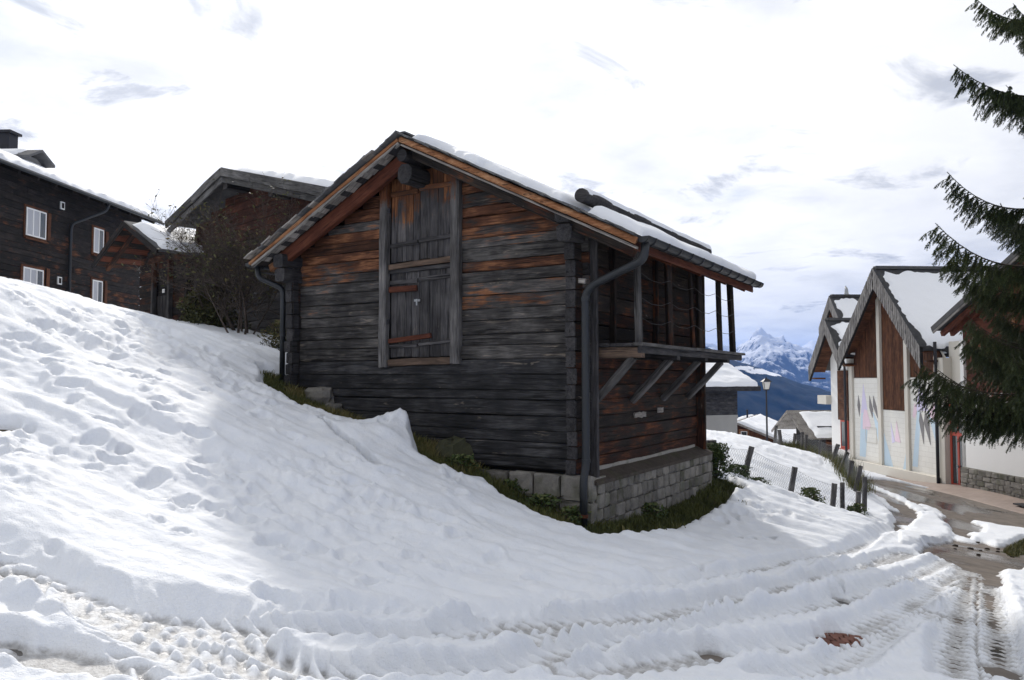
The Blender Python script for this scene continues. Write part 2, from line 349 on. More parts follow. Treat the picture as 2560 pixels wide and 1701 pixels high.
ROAD_EDGE = hits([(-60, 1190), (0, 1225), (200, 1305), (350, 1365), (550, 1392), (900, 1398), (1250, 1385), (1500, 1330), (1700, 1285), (1900, 1250), (2010, 1225), (2055, 1200), (2050, 1180), (2015, 1155), (2000, 1130), (1985, 1100)], D, off=.10)
ROAD_POLY = [(-9, 6.5)] + ROAD_EDGE + [(14.2, 36), (16.4, 36), (16.2, 18), (14, 12), (8, 2), (3, -6), (-9, -6)]
GRASS_STRIP = hits([(612, 884), (640, 905), (700, 938), (760, 962), (830, 985), (900, 1002), (955, 1010), (975, 1060), (1050, 1088), (1120, 1108), (1190, 1158), (1290, 1202), (1370, 1230), (1450, 1228), (1540, 1214), (1620, 1180), (1715, 1122)], D, off=.11) + [(3.9, 14.4), (3.0, 14.0), (.5, 10.5), (-3.4, 12.6), (-3.9, 12.4)]
LANE = hits([(560, 190), (700, 190), (1500, 320), (2300, 470), (2600, 700), (2500, 960)], z4, off=.03) + hits([(2195, 975), (2100, 1010), (1905, 995), (1960, 1110), (1900, 1130), (1820, 1020), (1640, 985), (1430, 870), (1220, 860)], z4, off=.15) + hits([(1080, 640), (1000, 715), (930, 690), (940, 590), (905, 510), (800, 405), (690, 330), (640, 260)], z4, off=.05)
MEDIAN = hits([(1150, 530), (1390, 565), (1430, 640), (1510, 740), (1440, 810), (1230, 855), (1000, 900), (800, 900), (900, 780), (1040, 720), (1100, 620)], z4)
PATCH = hits([(1640, 610), (1830, 640), (2195, 690), (2500, 700), (2500, 790), (2195, 785), (1990, 860), (1920, 862), (1830, 830), (1680, 800), (1660, 740), (1780, 730), (1800, 670)], z4)
RIBBON = hits([(670, 255), (800, 315), (900, 350), (1000, 400), (1100, 450), (1190, 520)], z4)
RIBBON2 = hits([(690, 345), (780, 400), (905, 495)], z4)
MOUND = hits([(1985, 905), (2060, 850), (2195, 790), (2450, 750), (2450, 960), (2195, 930), (2090, 965)], z4)
CRACK = hits([(733, 980), (800, 1030), (830, 1050), (868, 1086)], D, off=.1)
TRACKS = [  # (points, width, depth left, tread period, chevron)
 (hits([(-60, 330), (100, 440), (260, 530), (450, 610), (650, 668), (900, 700), (1400, 705), (2000, 712), (2360, 712)], z7, off=.06) + hits([(300, 640), (700, 615), (1000, 560), (1350, 480), (1600, 410), (1800, 330)], z8), .15, .02, .15, .9),
 (hits([(-60, 520), (150, 600), (420, 700), (700, 720), (1100, 775), (1500, 812), (2000, 835), (2360, 838)], z7, off=.06) + hits([(300, 815), (560, 780), (900, 715), (1300, 620), (1600, 525), (1840, 445)], z8), .16, .02, .15, 1.0),
 (hits([(60, 500), (300, 640), (560, 800), (800, 930), (960, 1010)], z7, off=.06), .17, .03, .16, .9),
 (hits([(420, 610), (700, 780), (980, 900), (1240, 1010)], z7, off=.06), .15, .025, .16, .9),
 (hits([(0, 870), (250, 920), (500, 985), (700, 1015)], z7, off=.06), .16, .01, .16, .9),
 (hits([(820, 770), (1120, 850), (1380, 965), (1700, 1000), (2360, 965)], z7, off=.06) + hits([(250, 930), (620, 865), (1050, 785), (1500, 690), (1850, 560), (2040, 460)], z8), .16, .02, .15, 1.0),
 (hits([(200, 1030), (700, 950), (1100, 890), (1450, 840), (1700, 740), (1930, 610), (2090, 490)], z8, off=.06), .17, .018, .15, 1.0),
 (hits([(2060, 1030), (2040, 850), (2070, 680), (2105, 560), (2110, 470)], z8, off=.06), .19, .006, .13, 1.0),
 (hits([(2270, 1030), (2235, 830), (2205, 640), (2190, 520)], z8, off=.06), .18, .000, .13, 1.0),
 (hits([(1180, 1030), (1500, 960), (1750, 800), (1950, 700)], z8, off=.06), .16, .03, .13, 1.0)]
TRACKS.append((hits([(-300, 800), (0, 770), (700, 705), (1100, 640), (1500, 530), (1780, 425)], z8, off=.06), .13, .02, .13, .9))
TRACKS.append((hits([(900, 1040), (1500, 1035), (2100, 1020), (2500, 1000)], z7, off=.06) + hits([(500, 960), (900, 890)], z8, off=.06), .15, .015, .15, .9))
TRACKS = [(smooth_line(p), w * 1.0, dl, per, ch) for p, w, dl, per, ch in TRACKS]

TH = np.radians(np.concatenate([np.linspace(-180, -54, 50)[:-1], np.linspace(-54, 54, 980), np.linspace(54, 180, 50)[1:]]))
RR = np.concatenate([np.geomspace(.3, 3, 26)[:-1], np.geomspace(3, 16, 420)[:-1], np.geomspace(16, 85, 240)])
TT, RG = np.meshgrid(TH, RR); X = RG * np.sin(TT); Y = RG * np.cos(TT)
Z0 = gz(X, Y)
near = RG < 60
def local(fn, box):     # evaluate only inside a box
    k = (X > box[0]) & (X < box[1]) & (Y > box[2]) & (Y < box[3]); return k, fn(X[k], Y[k])
rsd = poly_sd(X, Y, ROAD_POLY); roadm = sstep(-rsd, -.05, .25)
# open slope: long soft waves running down the fall line, lumps, prints
al = X * .95 - Y * .3; ac = X * .3 + Y * .95
wob = fbm(X * .5, Y * .5, 3, 3) * .8
slope = .15 + .17 * fbm(al * .24 + wob * .6, ac * 1.6 + wob, 4, 11) + .12 * fbm(al * .5, ac * 3.2 + wob, 3, 15) + .04 * fbm(al * 2.5, ac * 8, 3, 17) + .05 * fbm(X * 4, Y * 4, 3, 21)
tram = sstep(fbm(X * .55 + 5, Y * .55, 3, 31), .02, .16)        # trampled areas
slope += tram * (.085 * fbm(X * 6.5, Y * 6.5, 3, 41) + .05 * np.abs(fbm(X * 9, Y * 9, 2, 45)) - .02)
Dp = slope
pr = random.Random(5)
prints = []
for i in range(70):
    a_, r_ = pr.uniform(-36, -3), pr.uniform(5.2, 13); prints.append((r_ * math.sin(R(a_)), r_ * math.cos(R(a_)), pr.uniform(.04, .10)))
for (p0, p1, n) in [((-5.5, 10.5), (-1.5, 5.8), 13), ((-7, 11), (-3.2, 6.6), 13), ((-3.2, 9.5), (.4, 6.6), 11), ((-6.5, 13), (-3, 9.5), 12), ((-4.4, 7.0), (-.6, 6.2), 9), ((2.5, 10.8), (5.2, 13), 7)]:
    for i in range(n):
        t = i / n; prints.append((p0[0] + (p1[0] - p0[0]) * t + pr.uniform(-.12, .12), p0[1] + (p1[1] - p0[1]) * t + pr.uniform(-.12, .12), pr.uniform(.065, .095)))
for (px, py, pr_) in prints:
    k = (np.abs(X - px) < .6) & (np.abs(Y - py) < .6)
    if not k.any(): continue
    an = pr.uniform(0, 3.1); dx, dy = X[k] - px, Y[k] - py; e = pr.uniform(.42, .7)
    d_ = np.hypot((dx * math.cos(an) + dy * math.sin(an)) * e, -dx * math.sin(an) + dy * math.cos(an)); d_ = d_ + .95 * pr_ * fbm(X[k] * 8, Y[k] * 8, 3, 77)
    Dp[k] += -(.03 + .28 * pr_) * (1 - sstep(d_, pr_ * .45, pr_ * 1.1)) + .025 * np.exp(-((d_ - pr_ * 1.35) / (.3 * pr_)) ** 2) * (.5 + fbm(X[k] * 12, Y[k] * 12, 2, 79) * 2)
# road: packed and rutted
lump = fbm(X * 7, Y * 7, 4, 51)
road = .115 + .06 * fbm(X * .9, Y * .9, 3, 61) + .05 * lump + .012 * np.abs(fbm(X * 13, Y * 13, 3, 63))
kk = (RG < 26) & (TT > -1) & (TT < 1); xs, ys = X[kk], Y[kk]; dr = road[kk]; churn = fbm(xs * 3, ys * 3, 3, 71); fin = fbm(xs * 16, ys * 16, 2, 73)
rutmax = np.zeros(len(xs))
for pts, w_, dl, per, ch in TRACKS:
    bx = [p[0] for p in pts]; by = [p[1] for p in pts]
    k = (xs > min(bx) - .7) & (xs < max(bx) + .7) & (ys > min(by) - .7) & (ys < max(by) + .7)
    if not k.any(): continue
    T, S = line_ts(xs[k], ys[k], pts); T = T + .05 * churn[k]; a_ = np.abs(T) / w_
    irr = .35 + 1.6 * np.clip(churn[k] + .22, 0, .5); ph = S / per + .45 * a_ + .5 * churn[k] + .25 * lump[kk][k]; fr1 = ph - np.floor(ph); saw = fr1 ** 1.4 * sstep(1 - fr1, 0, .16)
    rut = 1 - sstep(a_ + (.22 * saw - .06) * irr + .2 * churn[k], .76, 1.2)
    ph2 = S / per + ch * a_ + .25 * churn[k]; lugs = .5 + .5 * np.sin(2 * math.pi * ph2); tread = lugs ** 1.5
    edge = np.exp(-((a_ - 1.34) / .28) ** 2)
    target = dl - .010 + .055 * tread * sstep(a_, .0, .9) + .016 * tread + .035 * churn[k] + .014 * fin[k]
    v = dr[k]; v = v * (1 - rut) + np.minimum(v, target) * rut
    dr[k] = v + edge * (.018 + .022 * lugs * irr + .07 * churn[k]) * (1 - rutmax[k])
    rutmax[k] = np.maximum(rutmax[k], rut)
road[kk] = dr
road *= 1 - .35 * sstep(Y, 8, 12) * (X > 2)
Dp = Dp * (1 - roadm) + road * roadm
# snow pillow on the boulder by the wall
for uv, rad, hh in (((930, 1035), .42, .24), ((985, 1030), .22, .12), ((860, 1045), .45, .10)):
    hx, hy = hit(D(*uv)); Dp += hh * np.exp(-((X - hx) ** 2 + (Y - hy) ** 2) / rad ** 2)
ragged = .13 * fbm(X * 3, Y * 3, 4, 81) + .06 * fbm(X * 11, Y * 11, 2, 83)
def bare(sd, soft=.14): global Dp; k = sstep(sd + ragged, -.02, soft); Dp = (Dp + .03) * k - .03
sdG = poly_sd(X, Y, GRASS_STRIP); bare(sdG)
lane_sd = poly_sd(X, Y, LANE)
inlane = lane_sd + ragged * 1.2 < .12
lane_d = np.full(X.shape, -.03)
for P_, th in ((MEDIAN, .13), (PATCH, .10)):
    lane_d = np.maximum(lane_d, -.03 + (th + .03 + .05 * fbm(X * 2.5, Y * 2.5, 3, 91)) * sstep(-poly_sd(X, Y, P_) + ragged * 2.2, -.05, .12))
for P_, wd in ((RIBBON, .22), (RIBBON2, .14)):
    T, S = line_ts(X, Y, P_); lane_d = np.maximum(lane_d, -.03 + .11 * (1 - sstep(np.abs(T) + ragged * 1.6, wd * .5, wd)))
for uv in ((1275, 485), (1310, 522), (1570, 780), (1590, 800), (1540, 770), (1100, 700)):
    hx, hy = hit(z4(*uv)); lane_d = np.maximum(lane_d, -.03 + .09 * (1 - sstep(np.hypot(X - hx, (Y - hy) * .5) + ragged * 1.5, .12, .3)))
lk = sstep(lane_sd + ragged * 1.2, -.02, .14)
Dp = np.where(inlane | (lane_sd < .3), np.maximum(Dp * lk + lane_d * (1 - lk) - .0, lane_d), Dp)
bare(poly_sd(X, Y, MOUND), .12)
T, S = line_ts(X, Y, CRACK); cw = np.clip(S / 1.3, .15, 1) * .09; Dp = Dp - .3 * (1 - sstep(np.abs(T) + ragged * .25, cw * .4, cw))
for uv, rad in ((D(12, 1002), .13), (D(66, 1015), .05), (D(285, 1070), .06), (D(1602, 1328), .10), (D(1938, 1476), .15), (D(1900, 1482), .09), (D(1775, 1262), .07), (D(1735, 1262), .05), (D(1700, 1262), .05), (z8(1495, 625), .08), (z8(1510, 660), .09), (z8(930, 915), .11), (z8(2270, 1000), .16), (z7(250, 960), .22), (z7(420, 985), .2), (z7(120, 975), .14)):
    hx, hy = hit(uv); d_ = np.hypot((X - hx), (Y - hy)) + ragged * .5; kh = (1 - sstep(d_, rad * .5, rad * 1.2)) * (Dp > -.03); Dp = Dp * (1 - kh) + kh * (.006 if uv[1] > 1500 and uv[0] < 800 else -.03)
Dp = np.clip(Dp, -.04, .6)
far_fade = sstep(RG, 40, 85)
# keep snow out of the barn's footprint
def to_barn(x, y):
    dx, dy = x - .86, y - 9.6; c, s = math.cos(R(-31.4)), math.sin(R(-31.4)); return dx * c + dy * s, -dx * s + dy * c
lx, ly = to_barn(X, Y); inb = (lx > -4.95) & (lx < .15) & (ly > .02) & (ly < 4.45); Dp = np.where(inb, -.04, Dp)
ZS = Z0 + Dp
nr, nc = X.shape
idx = np.arange(nr * nc).reshape(nr, nc)
Q = np.stack([idx[:-1, :-1], idx[:-1, 1:], idx[1:, 1:], idx[1:, :-1]], -1).reshape(-1, 4)
dv = Dp.ravel(); keep = (dv[Q] > -.012).any(1) & ~(inb.ravel()[Q].all(1)); Qs = Q[keep]
used = np.unique(Qs); remap = np.full(nr * nc, -1); remap[used] = np.arange(len(used))
V = np.stack([X.ravel(), Y.ravel(), ZS.ravel()], -1)
m, q, b = newmat('ground_snow'); MAT['ground_snow'] = m
at_ = q.n('ShaderNodeAttribute', attribute_name='depth').outputs['Fac']; gp = q.n('ShaderNodeNewGeometry').outputs['Position']
s1 = q.noise(gp, 22, 5, .65); s2 = q.noise(gp, 95, 3, .6); s3 = q.noise(gp, 5, 4, .6)
thin = q.m('SUBTRACT', 1.0, q.step(q.m('ADD', at_, q.m('MULTIPLY', q.m('SUBTRACT', s1, .5), .03)), .003, .043))
rd = q.n('ShaderNodeAttribute', attribute_name='road').outputs['Fac']; thin = q.m('MULTIPLY', thin, q.m('ADD', .35, q.m('MULTIPLY', rd, .65)))
slush = q.ramp(s1, [(.35, (.25, .24, .23)), (.62, (.50, .495, .485))])
cw_ = q.mix(q.step(s3, .3, .75), (.765, .795, .845), (.82, .84, .87))
put(q, b, Base_Color=q.mix(q.m('MULTIPLY', thin, .85), cw_, slush), Roughness=q.m('SUBTRACT', .68, q.m('MULTIPLY', thin, .36)), Specular_IOR_Level=.3)
bump(q, b, q.m('ADD', s1, q.m('MULTIPLY', s2, .6)), .6, .022)
me = fast_mesh('snow', V[used], remap[Qs])
for nm, arr in (('depth', dv[used]), ('road', roadm.ravel()[used])):
    at1 = me.attributes.new(nm, 'FLOAT', 'POINT'); at1.data.foreach_set('value', arr.astype(np.float32))
tag(link('snow', me, None, MAT['ground_snow']), 'trampled and tyre-rutted snow lying over the slope and the road', 'snow', kind='stuff')

# bare ground under the snow: one sheet, split where the road runs
TH2 = np.radians(np.concatenate([np.linspace(-180, -54, 30)[:-1], np.linspace(-54, 54, 330), np.linspace(54, 180, 30)[1:]])); RR2 = np.concatenate([np.geomspace(.25, 3, 14)[:-1], np.geomspace(3, 85, 260)])
T2, R2 = np.meshgrid(TH2, RR2); X2 = R2 * np.sin(T2); Y2 = R2 * np.cos(T2); Z2 = gz(X2, Y2) + .006 * fbm(X2 * 6, Y2 * 6, 2, 5)
i2 = np.arange(X2.size).reshape(X2.shape); Q2 = np.stack([i2[:-1, :-1], i2[:-1, 1:], i2[1:, 1:], i2[1:, :-1]], -1).reshape(-1, 4)
V2 = np.stack([X2.ravel(), Y2.ravel(), Z2.ravel()], -1); cx = V2[Q2].mean(1)
sd2 = poly_sd(cx[:, 0], cx[:, 1], ROAD_POLY); mo = poly_sd(cx[:, 0], cx[:, 1], MOUND); isroad = (sd2 < 0) & (mo > 0)
m, q, b = newmat('earth_turf'); MAT['earth'] = m
gp = q.n('ShaderNodeNewGeometry').outputs['Position']; n1 = q.noise(gp, 3, 6, .65); n2 = q.noise(gp, 24, 4, .6)
put(q, b, Base_Color=q.mix(q.step(n1, .4, .62), q.ramp(n2, [(.3, (.02, .026, .008)), (.7, (.06, .075, .02))]), q.ramp(n2, [(.3, (.025, .018, .01)), (.7, (.085, .06, .035))])), Roughness=.95)
bump(q, b, n2, .6, .03)
m, q, b = newmat('wet_asphalt'); MAT['asphalt'] = m
n1 = q.noise(gp_ := q.n('ShaderNodeNewGeometry').outputs['Position'], .55, 4, .55, .4); n2 = q.noise(gp_, 70, 3, .6); n3 = q.noise(gp_, 4, 5, .6)
wet = q.step(n1, .47, .56)
put(q, b, Base_Color=q.mix(wet, q.ramp(n3, [(.3, (.088, .072, .058)), (.7, (.18, .150, .125))]), q.ramp(n3, [(.3, (.05, .045, .04)), (.7, (.10, .09, .08))])), Roughness=q.m('SUBTRACT', .6, q.m('MULTIPLY', wet, .45)), Specular_IOR_Level=.5)
bump(q, b, n2, q.m('SUBTRACT', .3, q.m('MULTIPLY', wet, .28)), .006)
for nm, sel, mt in (('ground', ~isroad, 'earth'), ('road', isroad, 'asphalt')):
    qs = Q2[sel]; u_ = np.unique(qs); rm = np.full(len(V2), -1); rm[u_] = np.arange(len(u_))
    tag(link(nm, fast_mesh(nm, V2[u_], rm[qs]), None, MAT[mt]), {'ground': 'turf and earth under the snow', 'road': 'wet asphalt village road under slush'}[nm], kind='structure')
# ------------------------------------------------------------------ the hay barn
def log_wall(wall, mat, x0, x1, z0, top, y=0.0, thick=.12, h=(.15, .21), holes=(), ends=(0.0, 0.0), frame=None, seed=1, xm=None, split=0.0):
    """rows of squared logs with their front face on y; top(x) is the underside of the roof; frame maps (along, across, z) to the thing"""
    r = random.Random(seed); z = z0; out = []
    zt = max(top(x0), top(x1), top(xm if xm is not None else (x0 + x1) / 2))
    while z < zt - .05:
        hh = min(r.uniform(*h), zt - z); zc = z + hh / 2
        a, c = x0 - ends[0] * r.uniform(.8, 1.1), x1 + ends[1] * r.uniform(.8, 1.1)
        if top(a) < z + hh * .6:
            lo, hi = x0 - ends[0], (xm if xm is not None else (x0 + x1) / 2)
            for _ in range(25):
                md = (lo + hi) / 2
                if top(md) < z + hh * .6: lo = md
                else: hi = md
            a = hi
        if top(c) < z + hh * .6:
            lo, hi = (xm if xm is not None else (x0 + x1) / 2), x1 + ends[1]
            for _ in range(25):
                md = (lo + hi) / 2
                if top(md) < z + hh * .6: hi = md
                else: lo = md
            c = lo
        spans = [(a, c)]
        for (ha, hb, h0, h1) in holes:
            if zc > h0 and zc < h1:
                ns = []
                for s, e in spans:
                    if hb <= s or ha >= e: ns.append((s, e)); continue
                    if ha - s > .05: ns.append((s, ha))
                    if e - hb > .05: ns.append((hb, e))
                spans = ns
        if split:
            ns = []
            for s, e in spans:
                if e - s > split * 1.5 and r.random() < .6:
                    k = s + (e - s) * r.uniform(.3, .7); ns += [(s, k - .003), (k + .003, e)]
                else: ns.append((s, e))
            spans = ns
        for s, e in spans:
            if e - s < .06: continue
            yy = y + thick / 2 + r.uniform(-.009, .009); p = ((s + e) / 2, yy, zc); rz = 0.0
            if frame: p, rz = frame(*p)
            me = piece_mesh('log', e - s, thick, hh - .006, ch=r.uniform(.006, .016), jit=.0055, seg=max(3, int((e - s) / .7)), r=r)
            out.append(link('log', me, wall, MAT['log_low'] if (mat is MAT['log_front'] and zc < 1.86) else mat, p, (0, r.uniform(-.0015, .0015), rz)))
        z += hh
    return out

BW, BL, BZ = 5.0, 4.5, .50
APEX, SL, RX = 4.97, .50, -2.5
def rtop(x): return APEX - SL * abs(x - RX)
def runder(x): return rtop(x) - .17
barn = thing('hay_barn', 'old dark timber hay barn with tall plank door and side balcony', 'barn', (.86, 9.6, 0), R(-31.4))
gw = MB().prism([(-4.9, .45), (-.1, .45), (-.1, runder(-.1) - .02), (RX, runder(RX) - .03), (-4.9, runder(-4.9) - .02)], .13, .20).build('gable_wall', MAT['backing'], barn)
log_wall(gw, MAT['log_front'], -5, 0, BZ, lambda x: runder(x) - .01, 0, .14, (.125, .205), [(-3.2, -1.80, 1.80, 5)], (.13, .10), seed=3, xm=RX)
sw = MB().box(-.20, -.13, .15, BL - .1, .45, 3.50).build('side_wall', MAT['backing'], barn)
fr = lambda a, c, z: ((-c, a, z), math.pi / 2)
side_logs = log_wall(sw, MAT['log_side'], 0, BL, BZ - .02, lambda x: 3.52, 0, .14, (.15, .22), (), (.16, .16), frame=fr, seed=9)
lw = MB().box(-4.87, -4.80, .15, BL - .1, .45, 3.45).build('side_wall', MAT['backing'], barn)
left_logs = log_wall(lw, MAT['log_side'], 0, BL, BZ + .09, lambda x: 3.42, 0, .14, (.16, .22), (), (.16, .10), frame=lambda a, c, z: ((-5 + c, a, z), math.pi / 2), seed=19)
bw = MB().prism([(-4.9, .45), (-.1, .45), (-.1, runder(-.1) - .02), (RX, runder(RX) - .03), (-4.9, runder(-4.9) - .02)], BL - .2, BL - .13).build('back_wall', MAT['backing'], barn)
log_wall(bw, MAT['log_side'], -5, 0, BZ, lambda x: runder(x) - .01, BL - .14, .14, (.17, .23), (), (.10, .10), seed=29, xm=RX)
for w__, lgs in ((sw, side_logs), (lw, left_logs)):       # weathered end grain of the crossing logs
    for o in lgs:
        xs__ = [v.co.x for v in o.data.vertices]; hs__ = [v.co.z for v in o.data.vertices]
        piece('log_end', w__, MAT['log_end'], (o.location.x, o.location.y + min(xs__) - .008, o.location.z), .03, .132, max(hs__) - min(hs__) - .018, 'y', ch=.012, jit=.003, seg=1)
        piece('log_cheek', w__, MAT['log_end'], (o.location.x - (.072 if w__ is sw else -.072), o.location.y + min(xs__) + .055, o.location.z), .10, .012, max(hs__) - min(hs__) - .014, 'y', ch=.003, jit=.002, seg=1)
# corner cladding board on the far and near corner of the side wall
bar('corner_post', barn, MAT['log_end'], (.10, .07, .45), (.10, .07, 3.5), .05, .17)
bar('corner_post', barn, MAT['log_side'], (.035, BL - .12, .45), (.035, BL - .12, 3.5), .06, .24)
# jutting wall plates and ridge beams
for x, zz in ((-.06, (3.40, 3.62)), (-4.94, (3.22, 3.44))):
    for k, z in enumerate(zz): piece('beam_end', barn, MAT['log_end'], (x, -.14, z), .50 - .06 * (k == 0), .20, .20, 'y', ch=.03, jit=.008)
MB().tube([(RX, -.44, 4.68), (RX, .15, 4.68)], .085, 12).build('ridge_beam', MAT['log_end'], barn)
piece('beam_end', barn, MAT['log_end'], (RX + .02, -.15, 4.43), .50, .24, .27, 'y', ch=.07, jit=.014)
# ------- loft door: posts, leaves of planks, battens
for x, w in ((-3.135, .13), (-1.87, .14)):
    zt = runder(x) - .02; zb = 1.80 if x < -2 else 1.84
    piece('door_post', barn, MAT['post_gray'], (x, -.035, (zt + zb) / 2), zt - zb, w, .13, rot=(math.pi / 2, -math.pi / 2, 0), ch=.02, jit=.006, seg=6)
MB().box(-3.05, -1.94, .06, .12, 1.8, 4.55).build('door_recess', MAT['backing'], barn)
XL, XM, XR = -3.05, -2.53, -1.945
def leaf(x0, x1, n, z0, z1, seed):
    r = random.Random(seed); dl = MB().box(x0 + .01, x1 - .01, .035, .05, z0 + .01, z1 - .03).build('door_leaf', MAT['backing'], barn)
    xs_ = [x0] + sorted(x0 + (x1 - x0) * (i + r.uniform(-.18, .18)) / n for i in range(1, n)) + [x1]
    for a, c in zip(xs_[:-1], xs_[1:]):
        zt = z1 + r.uniform(-.012, .012); zb = z0 + r.uniform(-.015, .012)
        link('plank', piece_mesh('plank', zt - zb, .026, c - a - .005, .004, .002, 3, r), dl, MAT['door_wood'], ((a + c) / 2, .015 + r.uniform(-.004, .004), (zt + zb) / 2), (0, -math.pi / 2, 0))
    return dl
U1, U2 = leaf(XL, XM, 4, 3.30, 4.30, 1), leaf(XM + .008, XR, 4, 3.31, 4.30, 2)
V1, V2_ = leaf(XL, XM, 4, 1.94, 3.15, 3), leaf(XM + .008, XR, 3, 1.95, 3.17, 4)
leaf(XL, XM, 3, 4.32, 4.50, 5), leaf(XM + .008, XR, 3, 4.32, 4.58, 6)
dg = MAT['door_wood']
for par, a, c, z, dz, hh in ((U1, XL, XM, 4.28, .0, .07), (U2, XM, XR, 4.31, .0, .07), (U1, XL, XM, 3.54, .02, .06), (U2, XM, XR, 3.57, .02, .06), (V1, XL, XM, 3.01, .0, .06), (V2_, XM, XR, 3.03, .02, .06), (V1, XL, XM, 2.10, .0, .05), (V2_, XM, XR, 2.12, .03, .05)):
    bar('batten', par, dg, (a + .015, -.018, z), (c - .015, -.018, z + dz), .035, hh)
bar('crossbeam', barn, MAT['tan'], (XL, -.02, 3.235), (XR, -.02, 3.265), .07, .075, jit=.006)
bar('crossbeam', barn, MAT['log_end'], (XL, -.0, 3.165), (XR, -.0, 3.18), .07, .06, jit=.004)
bar('mending_board', V1, MAT['redbrown'], (XL + .01, -.04, 2.905), (XM - .01, -.04, 2.905), .03, .085)
bar('mending_board', V1, MAT['redbrown'], (XL + .01, -.045, 2.17), (XM + .24, -.045, 2.235), .03, .07)
bar('door_sill', barn, MAT['tan'], (XL, -.01, 1.865), (XR, -.01, 1.88), .10, .10, jit=.006)
MB().box(XM - .05, XM + .05, -.052, -.03, 2.715, 2.745).box(XM - .012, XM + .012, -.06, -.05, 2.66, 2.75).build('padlock_hasp', MAT['zinc'], V1)
for z in (2.45, 4.05): MB().box(-3.075, -3.03, -.06, -.02, z - .03, z + .03).build('hinge', MAT['dark_iron'], barn)
bar('bracket_board', barn, MAT['palewood'], (-.16, -.07, 2.86), (.12, -.14, 2.82), .03, .06)
# ------- roof
Y0, Y1 = -.485, 4.70; XE, XW = .90, -5.44
def slope_pts(side, s): return (RX + side * s, rtop(RX + side * s))
for side, xe in ((1, XE), (-1, XW)):
    L = abs(xe - RX); ang = math.atan(SL) * side
    rb = MB().prism([(RX, APEX - .03), (xe, rtop(xe) - .03), (xe, rtop(xe) - .055), (RX, APEX - .055)], Y0 + .06, Y1 - .05).build('roof_deck', MAT['backing'], barn)
    n = 17 if side > 0 else 15
    for i in range(n):            # boards under the slabs, running along the ridge
        s = (i + .5) * L / n; x, z = slope_pts(side, s); k = rnd.uniform(-.02, .02)
        link('roof_board', piece_mesh('roof_board', Y1 - Y0 - .06, L / n * 1.10 - .006, .026, .004, .003, 3), rb, MAT['log_side'] if i % 3 else MAT['redbrown'], (x, (Y0 + Y1) / 2 + k, z - .085 - .004 * (i % 2)), Matrix.Rotation(ang, 3, 'Y').to_4x4() .to_euler() if False else (0, 0, 0))
        o = rb.children[-1]; o.rotation_euler = (Matrix.Rotation(ang, 3, 'Y') @ Matrix.Rotation(math.pi / 2, 3, 'Z')).to_euler()
    # stone slabs: visible edges along the verge and the eave
    ns = 20 if side > 0 else 22
    for i in range(ns):
        s = (i + .6) * L / ns + rnd.uniform(-.02, .02); x, z = slope_pts(side, s)
        for (yy, wy) in ((Y0 + .10, .34),) if side > 0 else ((Y0 + .12, .42),):
            o = link('slab', piece_mesh('slab', L / ns * 1.55, wy, rnd.uniform(.014, .026), .005, .006, 2), rb, MAT['slab'] if rnd.random() < .6 or side > 0 else MAT['palewood'], (x, yy + rnd.uniform(-.03, .02), z + .0), (0, ang + .05 * side, rnd.uniform(-.04, .04)))
    # verge timbers
    a3, b3 = slope_pts(side, .02), slope_pts(side, L + .02)
    if side > 0:
        MB().tube([(a3[0] + (b3[0] - a3[0]) * t, Y0 + .0, a3[1] + (b3[1] - a3[1]) * t - .075 + .004 * math.sin(9 * t)) for t in [i / 12 for i in range(13)]], .043, 10).build('verge_pole', MAT['orange'], barn, True)
        bar('verge_board', barn, MAT['palewood'], (a3[0], Y0 + .03, a3[1] - .15), (b3[0], Y0 + .03, b3[1] - .15), .06, .028)
        bar('rafter', barn, MAT['log_side'], (a3[0], Y0 + .22, a3[1] - .20), (b3[0] - .1, Y0 + .22, b3[1] - .15), .10, .15)
    else:
        bar('verge_board', barn, MAT['orange'], (a3[0], Y0 + .0, a3[1] - .075), (b3[0], Y0 + .0, b3[1] - .075), .055, .05, jit=.005, seg=6)
        bar('verge_board', barn, MAT['palewood'], (a3[0], Y0 + .015, a3[1] - .115), (b3[0] + .05, Y0 + .015, b3[1] - .115), .06, .045, jit=.005, seg=6)
        for i in range(26):       # ragged shingle ends under the verge
            s = .12 + i * (L - .3) / 26; x, z = slope_pts(side, s)
            o = link('shingle', piece_mesh('shingle', .16, .16, .012, .003, .004, 1), rb, MAT['palewood'] if i % 3 else MAT['log_end'], (x, Y0 + .085 + rnd.uniform(-.02, .02), z - .145), (0, ang + .12 * side, rnd.uniform(-.08, .08)))
        bar('rafter', barn, MAT['redbrown'], (a3[0], Y0 + .24, a3[1] - .25), (b3[0] + .45, Y0 + .24, b3[1] + .225 - .25), .10, .20, jit=.004)
        bar('rafter', barn, MAT['orange'], (b3[0] + .42, Y0 + .30, b3[1] - .02), (b3[0] + .16, Y0 + .30, b3[1] - .13), .12, .12)
MB().box(RX - .10, RX + .10, Y0 - .02, Y1, APEX - .012, APEX + .012).build('ridge_slab', MAT['slab'], barn)
for y in (.9, 2.1, 3.3, 4.4): bar('rafter', barn, MAT['redbrown'], (.0, y, rtop(0) - .19), (XE - .06, y, rtop(XE) - .15), .08, .10)
bar('eave_board', barn, MAT['redbrown'], (XE - .02, Y0 + .05, rtop(XE) - .13), (XE - .02, Y1 - .02, rtop(XE) - .13), .03, .10)
MB().tube([(.17, -.36, rtop(.2) + .20), (.17, 2.0, rtop(.2) + .19), (.17, 4.5, rtop(.2) + .18)], .085, 14).build('snow_guard_log', MAT['log_end'], barn)

